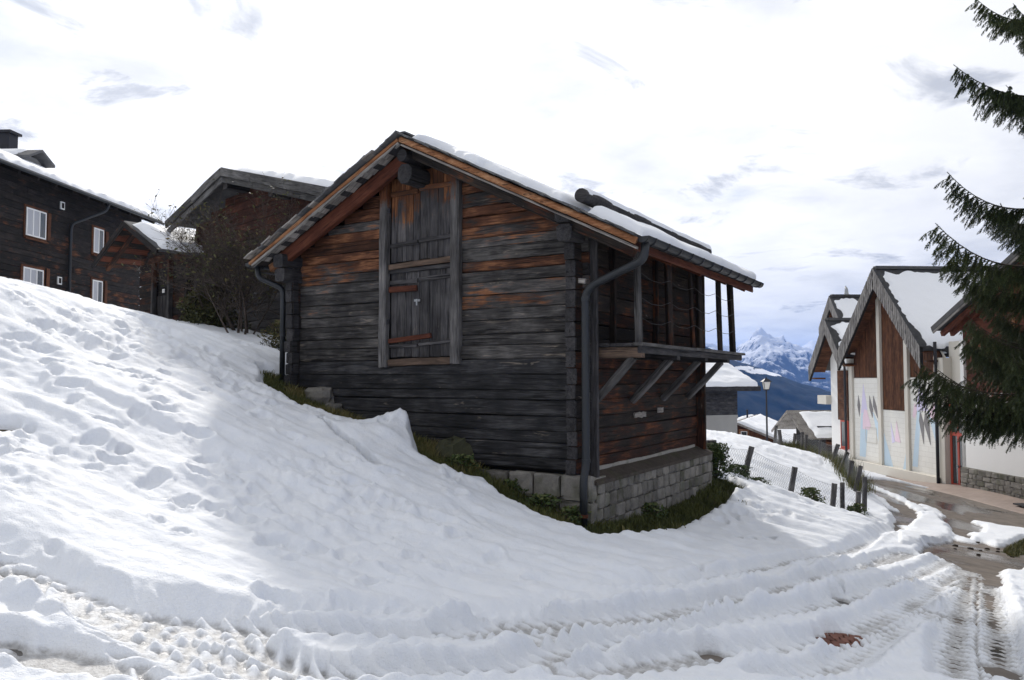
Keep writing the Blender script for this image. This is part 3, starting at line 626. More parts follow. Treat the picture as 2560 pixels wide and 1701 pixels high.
def snow_slab(name, parent, P, U, Vv, nu, nv, th, seed, edge=.16, wav=.05, hole=None):
    """snow lying on a plane: P corner, U and V edge vectors; rounded, uneven rim"""
    P, U, Vv = (np.array(k, float) for k in (P, U, Vv)); n = np.cross(U, Vv); n /= np.linalg.norm(n); n = n if n[2] > 0 else -n
    lu, lv = np.linalg.norm(U), np.linalg.norm(Vv); a = np.linspace(0, 1, nu); b_ = np.linspace(0, 1, nv); A, B = np.meshgrid(a, b_)
    su, sv = A * lu, B * lv
    wu0 = wav * fbm(sv * 2.3, sv * 0 + seed, 3, seed); wu1 = wav * fbm(sv * 2.3, sv * 0 + seed + 9, 3, seed + 3); wv0 = wav * fbm(su * 2.3, su * 0 + seed + 5, 3, seed + 5); wv1 = wav * fbm(su * 2.3, su * 0 + 7 + seed, 3, seed + 8)
    du = np.minimum(su, lu - su); dv_ = np.minimum(sv, lv - sv); d_ = np.minimum(du, dv_)
    hgt = th * np.sqrt(np.clip(1 - (1 - np.clip(d_ / edge, 0, 1)) ** 2, 0, 1)) * (1 + .8 * fbm(su * 1.3, sv * 1.3, 4, seed + 20))
    pu = (A + (1 - A) ** 3 * wu0 / lu * 2 - A ** 3 * wu1 / lu * 2); pv = (B + (1 - B) ** 3 * wv0 / lv * 2 - B ** 3 * wv1 / lv * 2)
    W = P + pu[..., None] * U + pv[..., None] * Vv + (hgt - .004)[..., None] * n
    i_ = np.arange(nu * nv).reshape(nv, nu); q_ = np.stack([i_[:-1, :-1], i_[:-1, 1:], i_[1:, 1:], i_[1:, :-1]], -1).reshape(-1, 4)
    if np.dot(np.cross(U, Vv), n) < 0: q_ = q_[:, ::-1]
    return link(name, fast_mesh(name, W.reshape(-1, 3), q_), parent, MAT['snow'])
def on(x, y, dz=.014): return (x, y, rtop(x) + dz)
def vec(p, q_): return tuple(b_ - a for a, b_ in zip(p, q_))
p = on(-2.28, Y0 + .10); snow_slab('snow_cover', barn, p, vec(p, on(.06, Y0 + .10)), (0, Y1 - Y0 - .2, 0), 90, 110, .11, 3, .20, .16)
p = (.095, Y0 + .16, rtop(.2) + .25); snow_slab('snow_cover', barn, p, (.15, 0, -.03), (0, Y1 - Y0 - .35, 0), 14, 90, .075, 13, .06, .03)
p = on(.27, Y0 + .09); snow_slab('snow_cover', barn, p, vec(p, on(XE + .05, Y0 + .09)), (0, Y1 - Y0 - .1, 0), 26, 110, .13, 23, .09, .05)
p = on(-2.72, Y0 + .5); snow_slab('snow_cover', barn, p, vec(p, on(-5.2, Y0 + .5)), (0, Y1 - Y0 - .7, 0), 40, 60, .08, 33, .25, .10)

# ------- gutters and downpipes
def gutter(parent, x, z, y0, y1, r, nb):
    n = 8; vs = []; fs = []
    for y in (y0, y1):
        for rr in (r, r * .9):
            for k in range(n + 1): w = math.pi + math.pi * k / n; vs.append((x + rr * math.cos(w), y, z + rr * math.sin(w)))
    m_ = n + 1
    for k in range(n):
        fs += [(k, k + 1, 2 * m_ + k + 1, 2 * m_ + k), (m_ + k + 1, m_ + k, 3 * m_ + k, 3 * m_ + k + 1), (k + 1, k, m_ + k, m_ + k + 1), (2 * m_ + k, 2 * m_ + k + 1, 3 * m_ + k + 1, 3 * m_ + k)]
    fs += [(0, 2 * m_, 3 * m_, m_), (n, m_ + n, 3 * m_ + n, 2 * m_ + n), tuple(range(m_)), tuple(range(2 * m_, 3 * m_))]
    o = link('gutter', mesh('gutter', vs, fs), parent, MAT['gutter'])
    for i in range(nb):
        y = y0 + (y1 - y0) * (i + .5) / nb
        MB().tube([(x + (r + .006) * math.cos(math.pi + math.pi * k / 6), y, z + (r + .006) * math.sin(math.pi + math.pi * k / 6)) for k in range(7)], .011, 6).build('gutter_bracket', MAT['dark_iron'], o)
    return o
def pipe(name, parent, pts, r, mat, fine=6):
    P = smooth_line3(pts, fine); return MB().tube(P, r, 12).build(name, mat, parent, True)
def smooth_line3(pts, n=6):
    out = []
    for i, p in enumerate(pts):
        if i in (0, len(pts) - 1): out.append(tuple(p)); continue
        a, b_, c = Vector(pts[i - 1]), Vector(p), Vector(pts[i + 1]); r_ = min((a - b_).length, (c - b_).length) * .45; r_ = min(r_, .16)
        s, e = b_ + (a - b_).normalized() * r_, b_ + (c - b_).normalized() * r_
        for k in range(n + 1): t = k / n; out.append(tuple(s * (1 - t) ** 2 + b_ * 2 * t * (1 - t) + e * t * t))
    return out
gu = gutter(barn, XE + .09, rtop(XE) - .035, Y0 + .02, Y1 + .03, .075, 12)
dp = pipe('downpipe', barn, [(XE + .09, Y0 + .10, rtop(XE) - .10), (XE + .08, Y0 + .08, 2.98), (.25, -.20, 2.76), (.13, -.17, 2.66), (.13, -.17, .62), (.13, -.24, .44), (.13, -.24, -.18)], .048, MAT['gutter'])
for z in (2.60, .66, .02):
    MB().tube([(.13, -.17 if z > .5 else -.24, z - .02), (.13, -.17 if z > .5 else -.24, z + .02)], .054, 12).build('pipe_clamp', MAT['redbrown'] if z < .1 else MAT['gutter'], dp)
gu2 = gutter(barn, XW - .07, rtop(XW) - .07, Y0 + .0, Y1, .065, 10)
dp2 = pipe('downpipe', barn, [(XW - .06, Y0 + .18, rtop(XW) - .12), (XW - .03, Y0 + .18, 3.22), (-5.17, -.12, 3.06), (-5.15, -.09, 2.98), (-5.15, -.09, 1.45)], .042, MAT['gutter'])
MB().tube([(-5.15, -.09, 2.30), (-5.15, -.09, 2.34)], .048, 12).build('pipe_clamp', MAT['gutter'], dp2)
MB().tube([(XW - .02, Y0 + .2, 3.30), (-4.98, Y0 + .2, 3.22)], .01, 6).build('gutter_stay', MAT['dark_iron'], barn)

# ------- balcony on the side wall
bal = MB().box(.02, .05, .2, 4.45, 1.90, 2.0).build('balcony', MAT['log_side'], barn)
for i, y in enumerate((.20, 1.45, 2.65, 3.80)):
    bar('floor_beam', bal, MAT['tan'] if i == 0 else MAT['log_end'], (-.05, y, 1.965), (.72, y, 1.955), .13, .13, jit=.006)
    bar('brace', bal, MAT['post_gray'], (.60, y, 1.90), (.03, y + .03, 1.33), .10, .085, jit=.006)
for k in range(5):
    x = .09 + k * .155; ya, yb = (.10 + rnd.uniform(-.03, .03), 4.50 + rnd.uniform(-.05, .08))
    for a, c in ((ya, 2.2 + rnd.uniform(-.5, .5)), (None, yb)):
        a = a if a is not None else prev_; prev_ = c + .008
        bar('floor_board', bal, MAT['post_gray'] if k == 4 else MAT['log_end'], (x, a, 2.05), (x, c, 2.045), .148, .04)
bar('edge_beam', bal, MAT['log_end'], (.70, .12, 1.99), (.70, 4.55, 1.98), .05, .09)
for y, w, tilt, rd_ in ((.22, .085, .0, 0), (1.29, .09, .02, 1), (2.22, .06, .06, 1), (2.55, .085, -.01, 1), (3.55, .085, .01, 1), (4.25, .09, .06, 1)):
    bar('post', bal, MAT['post_gray'] if rd_ == 0 else MAT['log_side'], (.66, y + .0, 2.06), (.64, y - tilt, rtop(.64) - .16), w, w * .85, jit=.006)
bar('purlin', bal, MAT['log_side'], (.62, -.2, rtop(.62) - .17), (.62, 4.6, rtop(.62) - .17), .09, .07)
for y in (.85, 2.4): bar('wall_strut', bal, MAT['log_side'], (.03, y, 2.07), (.03, y, 3.4), .05, .10)
for z0_, z1_ in ((2.38, 2.42), (2.62, 2.70), (2.92, 2.95)):
    pts = []
    for i in range(13): t = i / 12; pts.append((.69, .22 + 4.0 * t, z0_ + (z1_ - z0_) * t - .07 * abs(math.sin(math.pi * t * 4))))
    MB().tube(pts, .004, 4).build('wire', MAT['dark_iron'], bal)
# small chips and pegs of raw wood on the side wall
for y, z, w in ((1.6, 1.12, .42), (2.5, 1.16, .22)): bar('chipped_board', sw, MAT['palewood'], (.012, y, z), (.014, y + w, z + .01), .02, .07, jit=.012, seg=5)

# ------- stone footing
fd = MB().box(-1.9, .17, -.06, .3, -.6, .44).box(-.1, .17, .2, BL, -.6, .40).box(-5, -1.9, .02, .3, -.2, .46).build('footing', MAT['mortar'], barn)
MB().add([(.0, -.05, .50), (.0, BL + .02, .50), (.22, BL + .02, .40), (.22, -.05, .40), (.0, -.05, .38), (.0, BL + .02, .38), (.22, BL + .02, .36), (.22, -.05, .36)], [(0, 3, 2, 1), (3, 7, 6, 2), (0, 4, 7, 3), (1, 2, 6, 5)]).build('footing_cap', MAT['footing_cap'], barn)
bar('lime_strip', barn, MAT['mortar'], (.012, .25, .505), (.014, BL - .3, .515), .03, .05, jit=.008, seg=14)
def stone(parent, c, sx, sy, sz, r, mat=None, j=.014, name='stone'):
    vs = []
    for z in (-.5, -.36, .36, .5):
        k = 1 if abs(z) < .4 else .94
        for x, y in ((-.5, -.38), (-.38, -.5), (.38, -.5), (.5, -.38), (.5, .38), (.38, .5), (-.38, .5), (-.5, .38)):
            vs.append((x * sx * k + r.uniform(-j, j), y * sy * k + r.uniform(-j, j), z * sz + r.uniform(-j, j)))
    fs = [(i * 8 + k, i * 8 + (k + 1) % 8, (i + 1) * 8 + (k + 1) % 8, (i + 1) * 8 + k) for i in range(3) for k in range(8)] + [tuple(range(7, -1, -1)), tuple(range(24, 32))]
    return link(name, mesh(name, vs, fs), parent, mat or MAT['granite'], c, (0, 0, 0))
r = random.Random(4); z = -.42
for hh in (.16, .17, .16, .17, .15):
    y = -.03 + r.uniform(0, .1)
    while y < BL:
        w = r.uniform(.16, .28); w = min(w, BL + .05 - y)
        if w > .06: stone(fd, (.13 + r.uniform(-.006, .006), y + w / 2, z + hh / 2 + .005 * r.uniform(-1, 1)), .16, w - .014, hh - .014, r, j=.008)
        y += w
    z += hh
z = -.35
for hh in (.25, .27, .30):
    x = .20
    while x > -1.95:
        w = r.uniform(.34, .62); stone(fd, (x - w / 2, -.06 + r.uniform(-.008, .008), z + hh / 2), w - .018, .17, hh - .018, r, j=.018)
        x -= w
    z += hh
# ------------------------------------------------------------------ buildings up the slope on the left
def gable_roof(parent, xl, xr, xm, za, slope, y0, y1, th=.10, mat=None, snow=.12, seed=1, name='roof', sides=(1, -1), snow_in=.12, slope_r=None):
    mat = mat or MAT['slab']
    for sd in sides:
        xe = xr if sd > 0 else xl; sl = (slope_r or slope) if sd > 0 else slope; ze = za - sl * abs(xe - xm)
        o = MB().prism([(xm, za), (xe, ze), (xe, ze - th), (xm, za - th)], y0, y1).build(name, mat, parent)
        if snow:
            k = .25 * sd; p = (xm + k, y0 + snow_in, za - sl * abs(k) + .01); e = (xe, y0 + snow_in, ze + .01)
            ln = math.hypot(xe - xm, ze - za)
            snow_slab('snow', o, p, vec(p, e), (0, y1 - y0 - snow_in * 1.5, 0), max(12, int(ln / .12)), max(14, int((y1 - y0) / .14)), snow, seed + (5 if sd > 0 else 0), .2, .08)
def window(parent, x, z, w, h, nsash=2, y=-.02, frame=.05, mat=None, curtain=True, surround=.09, sash_mat=None):
    o = MB().box(x - w / 2 - surround, x + w / 2 + surround, y, y + .06, z - h / 2 - surround, z + h / 2 + surround).build('window', mat or MAT['shutter'], parent)
    fm = MB(); yy = y - .025
    fm.box(x - w / 2, x + w / 2, yy, y - .001, z - h / 2, z - h / 2 + frame).box(x - w / 2, x + w / 2, yy, y - .001, z + h / 2 - frame, z + h / 2)
    for i in range(nsash + 1):
        xc = x - w / 2 + frame / 2 + (w - frame) * i / nsash; fm.box(xc - frame / 2, xc + frame / 2, yy - .002, y - .002, z - h / 2 + frame, z + h / 2 - frame)
    fm.build('frame', sash_mat or MAT['white_paint'], o)
    for i in range(nsash):
        a = x - w / 2 + frame + (w - frame) * i / nsash + .002; c = a + (w - frame) / nsash - frame - .004
        MB().box(a, c, y - .012, y - .004, z - h / 2 + frame, z + h / 2 - frame).build('pane', MAT['curtain'] if curtain and i != nsash - 1 else MAT['glass'], o)
    MB().box(x - w / 2 - surround, x + w / 2 + surround, y - .09, y - .0, z - h / 2 - surround - .04, z - h / 2 - surround + .0).build('sill', MAT['shutter'] if sash_mat is None else MAT['red_paint'], o)
    return o

MAT['gray_board'] = wood('gray_barge_board', (.03, .029, .029), (.085, .082, .08), (.17, .165, .16))
# barn standing behind, same alignment as the hay barn
b2 = thing('log_barn', 'grey gabled log barn half hidden behind the shrub, roof edged with double boards', 'barn', (-6.2, 18.15, 0), R(-44))
A2, S2 = 6.46, .275
b2top = lambda x: A2 - .22 - S2 * abs(x)
w2 = MB().prism([(-2.4, 1.6), (3.6, 1.6), (3.6, b2top(3.6)), (0, b2top(0)), (-2.4, b2top(-2.4))], .14, .2).build('gable_wall', MAT['backing'], b2)
log_wall(w2, MAT['barn2'], -2.5, 3.7, 1.6, b2top, 0, .13, (.16, .22), (), (.13, .13), seed=41, xm=0)
for x in (-2.5, 3.7):
    s_ = MB().box(x - (.13 if x > 0 else -.07), x + (-.07 if x > 0 else .13), .15, 4.6, 1.6, b2top(x) - .03).build('side_wall', MAT['backing'], b2)
    log_wall(s_, MAT['barn2'], 0, 4.7, 1.7, lambda t, x=x: b2top(x) - .05, 0, .13, (.17, .23), (), (.13, .1), frame=(lambda a, c, z, x=x: ((x - c if x > 0 else x + c, a, z), math.pi / 2)), seed=43)
gable_roof(b2, -3.0, 4.25, 0, A2, S2, -.62, 5.1, .09, MAT['slab'], .13, 51)
for sd, xe in ((1, 4.25), (-1, -3.0)):
    for k, (dz, yy, hh) in enumerate(((-.10, -.66, .19), (-.26, -.60, .15))):
        n = 3 if sd > 0 else 2
        for i in range(n):
            xa, xb = xe * i / n + .01 * sd, xe * (i + 1) / n
            bar('verge_board', b2, MAT['gray_board'], (xa, yy + .004 * i, A2 - S2 * abs(xa) + dz), (xb, yy + .004 * i, A2 - S2 * abs(xb) + dz), .05, hh, jit=.006)
piece('beam_end', b2, MAT['log_end'], (1.9, -.2, b2top(1.9) - .10), .5, .18, .2, 'y')
piece('beam_end', b2, MAT['log_end'], (0, -.25, b2top(0) - .14), .6, .2, .24, 'y')

# little shed in front of the big house
sh = thing('wooden_shed', 'small dark shed with a projecting porch roof between the house and the barn', 'shed', (-9.83, 20.2, 0), R(-40))
A3 = 5.70
t3 = lambda x: A3 - .13 - .5 * abs(x)
w3 = MB().prism([(-1.3, 2.4), (1.3, 2.4), (1.3, t3(1.3)), (0, t3(0)), (-1.3, t3(-1.3))], .94, 1.0).build('gable_wall', MAT['backing'], sh)
log_wall(w3, MAT['old_house'], -1.35, 1.35, 2.5, t3, .82, .11, (.16, .22), [(-.42, .42, 2.4, 4.6)], (.1, .1), seed=61, xm=0)
s3 = MB().box(1.28, 1.33, .95, 4, 2.4, t3(1.3) - .03).build('side_wall', MAT['backing'], sh)
log_wall(s3, MAT['old_house'], .8, 4, 2.5, lambda t: t3(1.35) - .04, 0, .1, (.16, .22), (), (.1, .1), frame=lambda a, c, z: ((1.42 - c, a, z), math.pi / 2), seed=63)
gable_roof(sh, -1.85, 1.85, 0, A3, .5, -.25, 4.2, .07, MAT['slab'], .17, 71)
for i in range(16):
    x = -1.7 + i * .226; piece('roof_board', sh, MAT['redbrown'] if i % 2 else MAT['old_house'], (x, .35, A3 - .095 - .5 * abs(x)), 1.1, .245, .02, rot=(Matrix.Rotation(math.atan(.5) * (1 if x > 0 else -1), 3, 'Y') @ Matrix.Rotation(math.pi / 2, 3, 'Z')).to_euler())
for sd in (-1, 1):
    bar('verge_board', sh, MAT['old_house'], (0, -.28, A3 - .08), (1.87 * sd, -.28, A3 - .08 - .935), .04, .14)
    bar('rafter', sh, MAT['old_house'], (0, .1, A3 - .17), (1.8 * sd, .1, A3 - .17 - .9), .09, .12)
    bar('door_post', sh, MAT['post_gray'], (.45 * sd, .76, 2.4), (.45 * sd, .76, 4.75), .12, .10)
dl = MB().box(-.40, .40, .86, .9, 2.4, 4.6).build('door', MAT['backing'], sh)
for i in range(5): piece('plank', dl, MAT['barn2'], (-.32 + .16 * i, .84, 3.1), 1.5, .03, .15, 'z')
MB().box(-.06, .06, .80, .815, 3.92, 4.02).build('number_plate', MAT['white_paint'], sh)
hx, hy = hit(D(297, 737)); po = thing('snow_pole', 'pale round pole standing in the snow beside the shed door', 'pole', (hx, hy, G1(hx, hy)))
MB().tube([(0, 0, 0), (0, 0, .45)], .055, 10).tube([(0, 0, .45), (0, 0, .82)], .052, 10).build('shaft', MAT['palewood'], po)
MB().tube([(0, 0, .40), (0, 0, .48)], .066, 10).build('band', MAT['dark_iron'], po)

# big timber house on the far left
hs = thing('timber_house', 'large blackened timber farmhouse with white windows at the top of the slope', 'house', (-17.4, 20, 0), R(86.2))
HL, HT = 14.3, 8.45
wins = [(7.52, 7.11, 1.04, .98, 3), (7.45, 5.08, 1.04, .84, 3), (11.25, 7.14, .66, 1.0, 2), (11.25, 5.10, .66, .9, 2)]
hw = MB().box(0, HL, .16, .24, 2.6, HT + .5).build('front_wall', MAT['backing'], hs)
log_wall(hw, MAT['old_house'], 0, HL, 2.7, lambda x: HT + .42, 0, .16, (.18, .25), [(x - w / 2 - .08, x + w / 2 + .08, z - h / 2 - .06, z + h / 2 + .06) for x, z, w, h, n in wins], (.15, .15), seed=81, split=4)
ew = MB().prism([(0.2, 2.6), (9.8, 2.6), (9.8, HT), (5, HT + 2.2), (.2, HT)], 0, .1)
ew.v = [(HL - .1 + y, x, z) for x, y, z in ew.v]; ew = ew.build('end_wall', MAT['old_house'], hs)
for x, z, w, h, n in wins: window(hs, x, z, w, h, n, y=-.03)
for x, z in ((8.95, 8.07), (8.9, 5.25)): MB().box(x - .11, x + .11, -.05, .0, z - .14, z + .14).build('vent_frame', MAT['white_paint'], hs); MB().box(x - .07, x + .07, -.056, -.051, z - .10, z + .10).build('vent', MAT['backing'], hs)
for x in (8.15, 11.75):       # fold-back shutters
    for z in (7.12, 5.1): bar('shutter', hs, MAT['shutter'], (x + .06, -.05, z - .5), (x + .06, -.05, z + .5), .03, .18)
rf = MB()
rf.v = [(-.6, -.75, HT + .20), (HL + .55, -.75, HT + .20), (HL + .55, 5, HT + 2.75), (-.6, 5, HT + 2.75), (-.6, -.75, HT + .08), (HL + .55, -.75, HT + .08), (HL + .55, 5, HT + 2.63), (-.6, 5, HT + 2.63), (HL + .55, 10.75, HT + .2), (-.6, 10.75, HT + .2)]
rf.f = [(0, 1, 2, 3), (4, 7, 6, 5), (0, 4, 5, 1), (1, 5, 6, 2), (0, 3, 7, 4), (3, 2, 8, 9)]
rf = rf.build('roof', MAT['slab'], hs)
snow_slab('snow', rf, (-.6, -.72, HT + .22), (HL + 1.1, 0, 0), (0, 5.6, 2.48), 120, 40, .16, 91, .16, .08)
for i in range(16): x = i * .95; bar('rafter', hs, MAT['old_house'], (x, -.70, HT + .03), (x, .3, HT + .45), .10, .14)
hgr = MB().tube([(-.6, -.83, HT + .10), (HL + .5, -.83, HT + .08)], .06, 8).build('gutter', MAT['gutter'], hs)
pipe('downpipe', hs, [(10.6, -.83, HT + .02), (10.55, -.75, HT - .25), (9.45, -.12, HT - .95), (9.39, -.09, HT - 1.15), (9.39, -.09, 2.7)], .055, MAT['gutter'])
ch = MB().box(8.75, 9.85, 1.5, 4.6, HT + .6, HT + 1.6).build('chimney', MAT['render_gray'], hs)
MB().prism([(9.3, HT + 1.86), (10.05, HT + 1.46), (10.05, HT + 1.36), (9.3, HT + 1.76), (8.55, HT + 1.36), (8.55, HT + 1.46)], 1.05, 5.2).build('chimney_roof', MAT['slab'], ch)
snow_slab('snow', ch, (9.28, 1.6, HT + 1.87), (0, 3.4, 0), (-.7, 0, -.38), 24, 12, .08, 95, .2, .06)
MB().box(10.5, 11.0, 3.3, 3.8, HT + 1, HT + 2.95).box(10.4, 11.1, 3.2, 3.9, HT + 2.95, HT + 3.05).build('chimney', MAT['dark_iron'], hs)
# ------------------------------------------------------------------ hall with painted panels, down the lane on the right
CHR = math.atan2(-1, .05)
hall = thing('village_hall', 'white concrete hall with steep slate gables, wood cladding and pastel painted panels', 'building', (15.55, 39, 0), CHR)
m, q, b = newmat('painted_block'); MAT['block'] = m
oc = q.n('ShaderNodeTexCoord').outputs['Object']; sp = q.n('ShaderNodeSeparateXYZ', {0: oc})
br = q.n('ShaderNodeTexBrick', {'Vector': q.n('ShaderNodeCombineXYZ', {0: sp.outputs[0], 1: sp.outputs[2], 2: 0.0}).outputs[0], 'Color1': (.66, .645, .60, 1), 'Color2': (.70, .685, .64, 1), 'Mortar': (.57, .55, .50, 1), 'Scale': 1.0, 'Mortar Size': .008, 'Brick Width': .5, 'Row Height': .2})
put(q, b, Base_Color=q.mix(q.m('MULTIPLY', q.step(q.noise(oc, 1.1, 4, .6), .5, .8), .3), br.outputs[0], (.52, .50, .45)), Roughness=.85)
MAT['clad'] = wood('larch_cladding', (.034, .013, .007), (.085, .035, .017), (.18, .075, .035))
GX, GA, GS = 6.2, 6.28, 1.03
gt = lambda x: GA - .2 - GS * abs(x - GX)
MB().prism([(2.6, -3.2), (9.85, -3.2), (9.85, gt(9.85)), (GX, gt(GX)), (2.6, gt(2.6))], .12, .2).build('gable_wall', MAT['concrete'], hall)
MB().box(9.86, 11.2, .25, .35, -3.2, 3.0).build('side_wall', MAT['concrete'], hall)
MB().box(2.6, 2.75, .2, 11, -3.2, 2.4).build('end_wall', MAT['concrete'], hall)
def cladding(x0, x1, z0, top, y, seed):
    o = MB().prism([(x0, z0), (x1, z0), (x1, top(x1)), (x0, top(x0))] if not (x0 < GX < x1) else [(x0, z0), (x1, z0), (x1, top(x1)), (GX, top(GX)), (x0, top(x0))], y + .03, y + .05).build('cladding', MAT['backing'], hall)
    r = random.Random(seed); x = x0
    while x < x1 - .04:
        w = r.uniform(.08, .11); c = min(x + w, x1); zt = min(top(x), top(c)) - .0
        if zt - z0 > .1: link('slat', piece_mesh('slat', zt - z0, .03 + r.uniform(-.006, .006), c - x - .014, .004, .0015, 1, r), o, MAT['clad'], ((x + c) / 2, y + .012, (zt + z0) / 2), (0, -math.pi / 2, 0))
        x = c
cladding(2.93, 5.2, 1.66, gt, .06, 1); cladding(5.46, 7.3, .31, gt, .05, 2); cladding(7.56, 9.66, 1.68, gt, .06, 3)
def panel(x0, x1, z0, z1): return MB().box(x0, x1, .04, .12, z0, z1).build('painted_panel', MAT['block'], hall)
P1, P2, P3 = panel(2.93, 5.2, -2.05, 1.64), panel(5.46, 7.3, -2.15, .29), panel(7.56, 9.66, -2.15, 1.66)
for x0, x1 in ((5.21, 5.45), (7.31, 7.55)):
    zt = max(gt(x0), gt(x1)) - .12; zt = min(gt(x0), gt(x1))
    MB().prism([(x0, -2.2), (x1, -2.2), (x1, gt(x1)), (x0, gt(x0))], -.06, .13).build('pier', MAT['concrete'], hall)
MB().prism([(2.6, -2.6), (2.92, -2.6), (2.92, gt(2.92)), (2.6, gt(2.6))], -.05, .13).build('pier', MAT['concrete'], hall)
MB().box(9.68, 10.02, -.10, .26, -3, 2.4).build('pier', MAT['concrete'], hall)
MB().box(2.6, 9.67, -.20, .13, -2.42, -2.06).box(2.6, 9.67, -.08, .13, -3.2, -2.425).build('plinth', MAT['concrete'], hall)
PC = {k: plain('mural_' + k, c, .9, .10, 2) for k, c in (('lavender', (.60, .56, .72)), ('pink', (.72, .56, .63)), ('blue', (.50, .61, .69)), ('ash', (.20, .19, .19)))}
def mural(par, x0, x1, z0, z1, box_, shapes):
    ax, ay, bx, by = box_
    for i, (c, pts) in enumerate(shapes):
        pp = [(x0 + (x1 - x0) * min(1, max(0, (x - ax) / (bx - ax))), z1 - (z1 - z0) * min(1, max(0, (y - ay) / (by - ay)))) for x, y in pts]
        MB().prism(pp, .036 - .0018 * i, .0405).build('mural_shape', PC[c], par)
mural(P1, 2.93, 5.2, -2.05, 1.64, (82, 645, 245, 1195), [('blue', [(146, 690), (165, 1000), (150, 1170), (112, 1170), (122, 950)]), ('lavender', [(145, 680), (168, 850), (160, 870), (127, 880)]), ('pink', [(150, 850), (166, 860), (188, 960), (176, 985), (136, 985), (138, 900)]), ('blue', [(200, 860), (245, 960), (245, 1075), (236, 1075)]),
      ('ash', [(112, 760), (104, 830), (116, 905), (123, 830)]), ('ash', [(183, 760), (181, 840), (199, 905), (204, 850)]), ('ash', [(207, 760), (205, 830), (232, 905), (226, 830)])])
mural(P2, 5.46, 7.3, -2.15, .29, (275, 850, 428, 1225), [('blue', [(277, 1000), (335, 1212), (277, 1212)]), ('blue', [(428, 1040), (428, 1222), (395, 1222)]), ('lavender', [(325, 925), (350, 1050), (330, 1060)]), ('pink', [(362, 915), (385, 1050), (350, 1045)])])
mural(P3, 7.56, 9.66, -2.15, 1.66, (450, 635, 650, 1300), [('blue', [(497, 850), (520, 870), (490, 1250), (455, 1250)]), ('blue', [(560, 850), (648, 960), (648, 1230)]), ('pink', [(600, 800), (648, 880), (640, 950), (570, 890)]), ('pink', [(480, 810), (498, 850), (478, 920), (464, 900)]), ('lavender', [(515, 665), (566, 860), (492, 860)]),
      ('ash', [(515, 860), (507, 930), (533, 1085), (538, 950)]), ('ash', [(548, 860), (539, 940), (577, 1085), (572, 930)])])
fr_ = MB()
for a, c, e, f_ in ((3.95, 4.9, -.55, -.53), (3.95, 4.9, -1.22, -1.20), (3.95, 3.97, -1.2, -.55), (4.88, 4.9, -1.2, -.55)): fr_.box(a, c, .022, .03, e, f_)
fr_.build('hatch_frame', MAT['concrete'], P1)
def slate_gable(x0, x1, xm, za, s, y0, y1, seed, depth=.62, snow=True, step_=.21, yw=.1):
    for sd, xe in ((-1, x0), (1, x1)):
        ze = za - s * abs(xe - xm)
        o = MB().prism([(xm, za), (xe, ze), (xe, ze - .16), (xm, za - .16)], y0, y1).build('roof', MAT['slate_dark'], hall)
        MB().prism([(xm, za - .02), (xe, ze - .02), (xe, ze - depth * 1.35), (xm, za - depth * 1.35)], y0 + .02, y0 + .12).build('verge_backing', MAT['backing'], hall)
        L = math.hypot(xe - xm, ze - za); n = int(L / step_); r = random.Random(seed)
        for row in range(2):
            for i in range(n):
                a, c = i / n, (i + 1) / n; sh_ = .10 * row
                def pt(t, d_): x = xm + (xe - xm) * t; return (x, za + (ze - za) * t - d_ * depth * 1.35)
                j = r.uniform(-.012, .012); d0, d1 = .5 * row, .5 * row + .52
                pp = [pt(a + .006, d0), pt(c - .006, d0), pt(min(1, c - .006 + .012), (d0 + d1) / 2), pt(c - .006, d1 + j), pt(a + .006, d1 + j), pt(a + .018, (d0 + d1) / 2)]
                MB().prism(pp, y0 - .012 - .008 * (1 - row) - .004 * (i % 2), y0 + .012 - .004).build('slate', MAT['slate'], o)
        n2 = 9; bar('soffit_beam', hall, MAT['clad'], (xe, y0 + .25, ze - .55), (xe, yw, ze - .55), .35, .08)
        for i in range(n2):
            t = (i + .5) / n2; x = xm + (xe - xm) * t; z = za + (ze - za) * t - .24
            l = piece('soffit_board', hall, MAT['clad'], (x, (y0 + yw) / 2 + .05, z), yw - y0 + .0, L / n2 - .01, .02, rot=(Matrix.Rotation(-math.atan2(ze - za, xe - xm) if sd > 0 else -math.atan2(za - ze, xm - xe), 3, 'Y') @ Matrix.Rotation(math.pi / 2, 3, 'Z')).to_euler())
        if snow:
            p = (xm + .22 * sd, y0 + .28, za - s * .22 + .015); e = (xe, y0 + .28, ze + .015)
            snow_slab('snow', o, p, vec(p, e), (0, y1 - y0 - .4, 0), 50, 90, .09, seed + 3, .12, .22)
    MB().box(xm - .14, xm + .14, y0 + .1, y1, za - .06, za + .07).build('ridge_cap', MAT['slate_dark'], hall)
slate_gable(2.85, 9.55, GX, GA, GS, -.68, 11, 5)
slate_gable(-.25, 3.0, 1.62, 4.45, 1.22, -.68, 6, 8, .5)
slate_gable(-3.6, -1.0, -2.3, 6.0, 1.25, 1.4, 7, 11, .5, yw=2.2)
MB().prism([(-3.4, -3), (-1.2, -3), (-1.2, 4.2), (-2.3, 5.5), (-3.4, 4.2)], 2.2, 2.4).build('gable_wall', MAT['concrete'], hall)
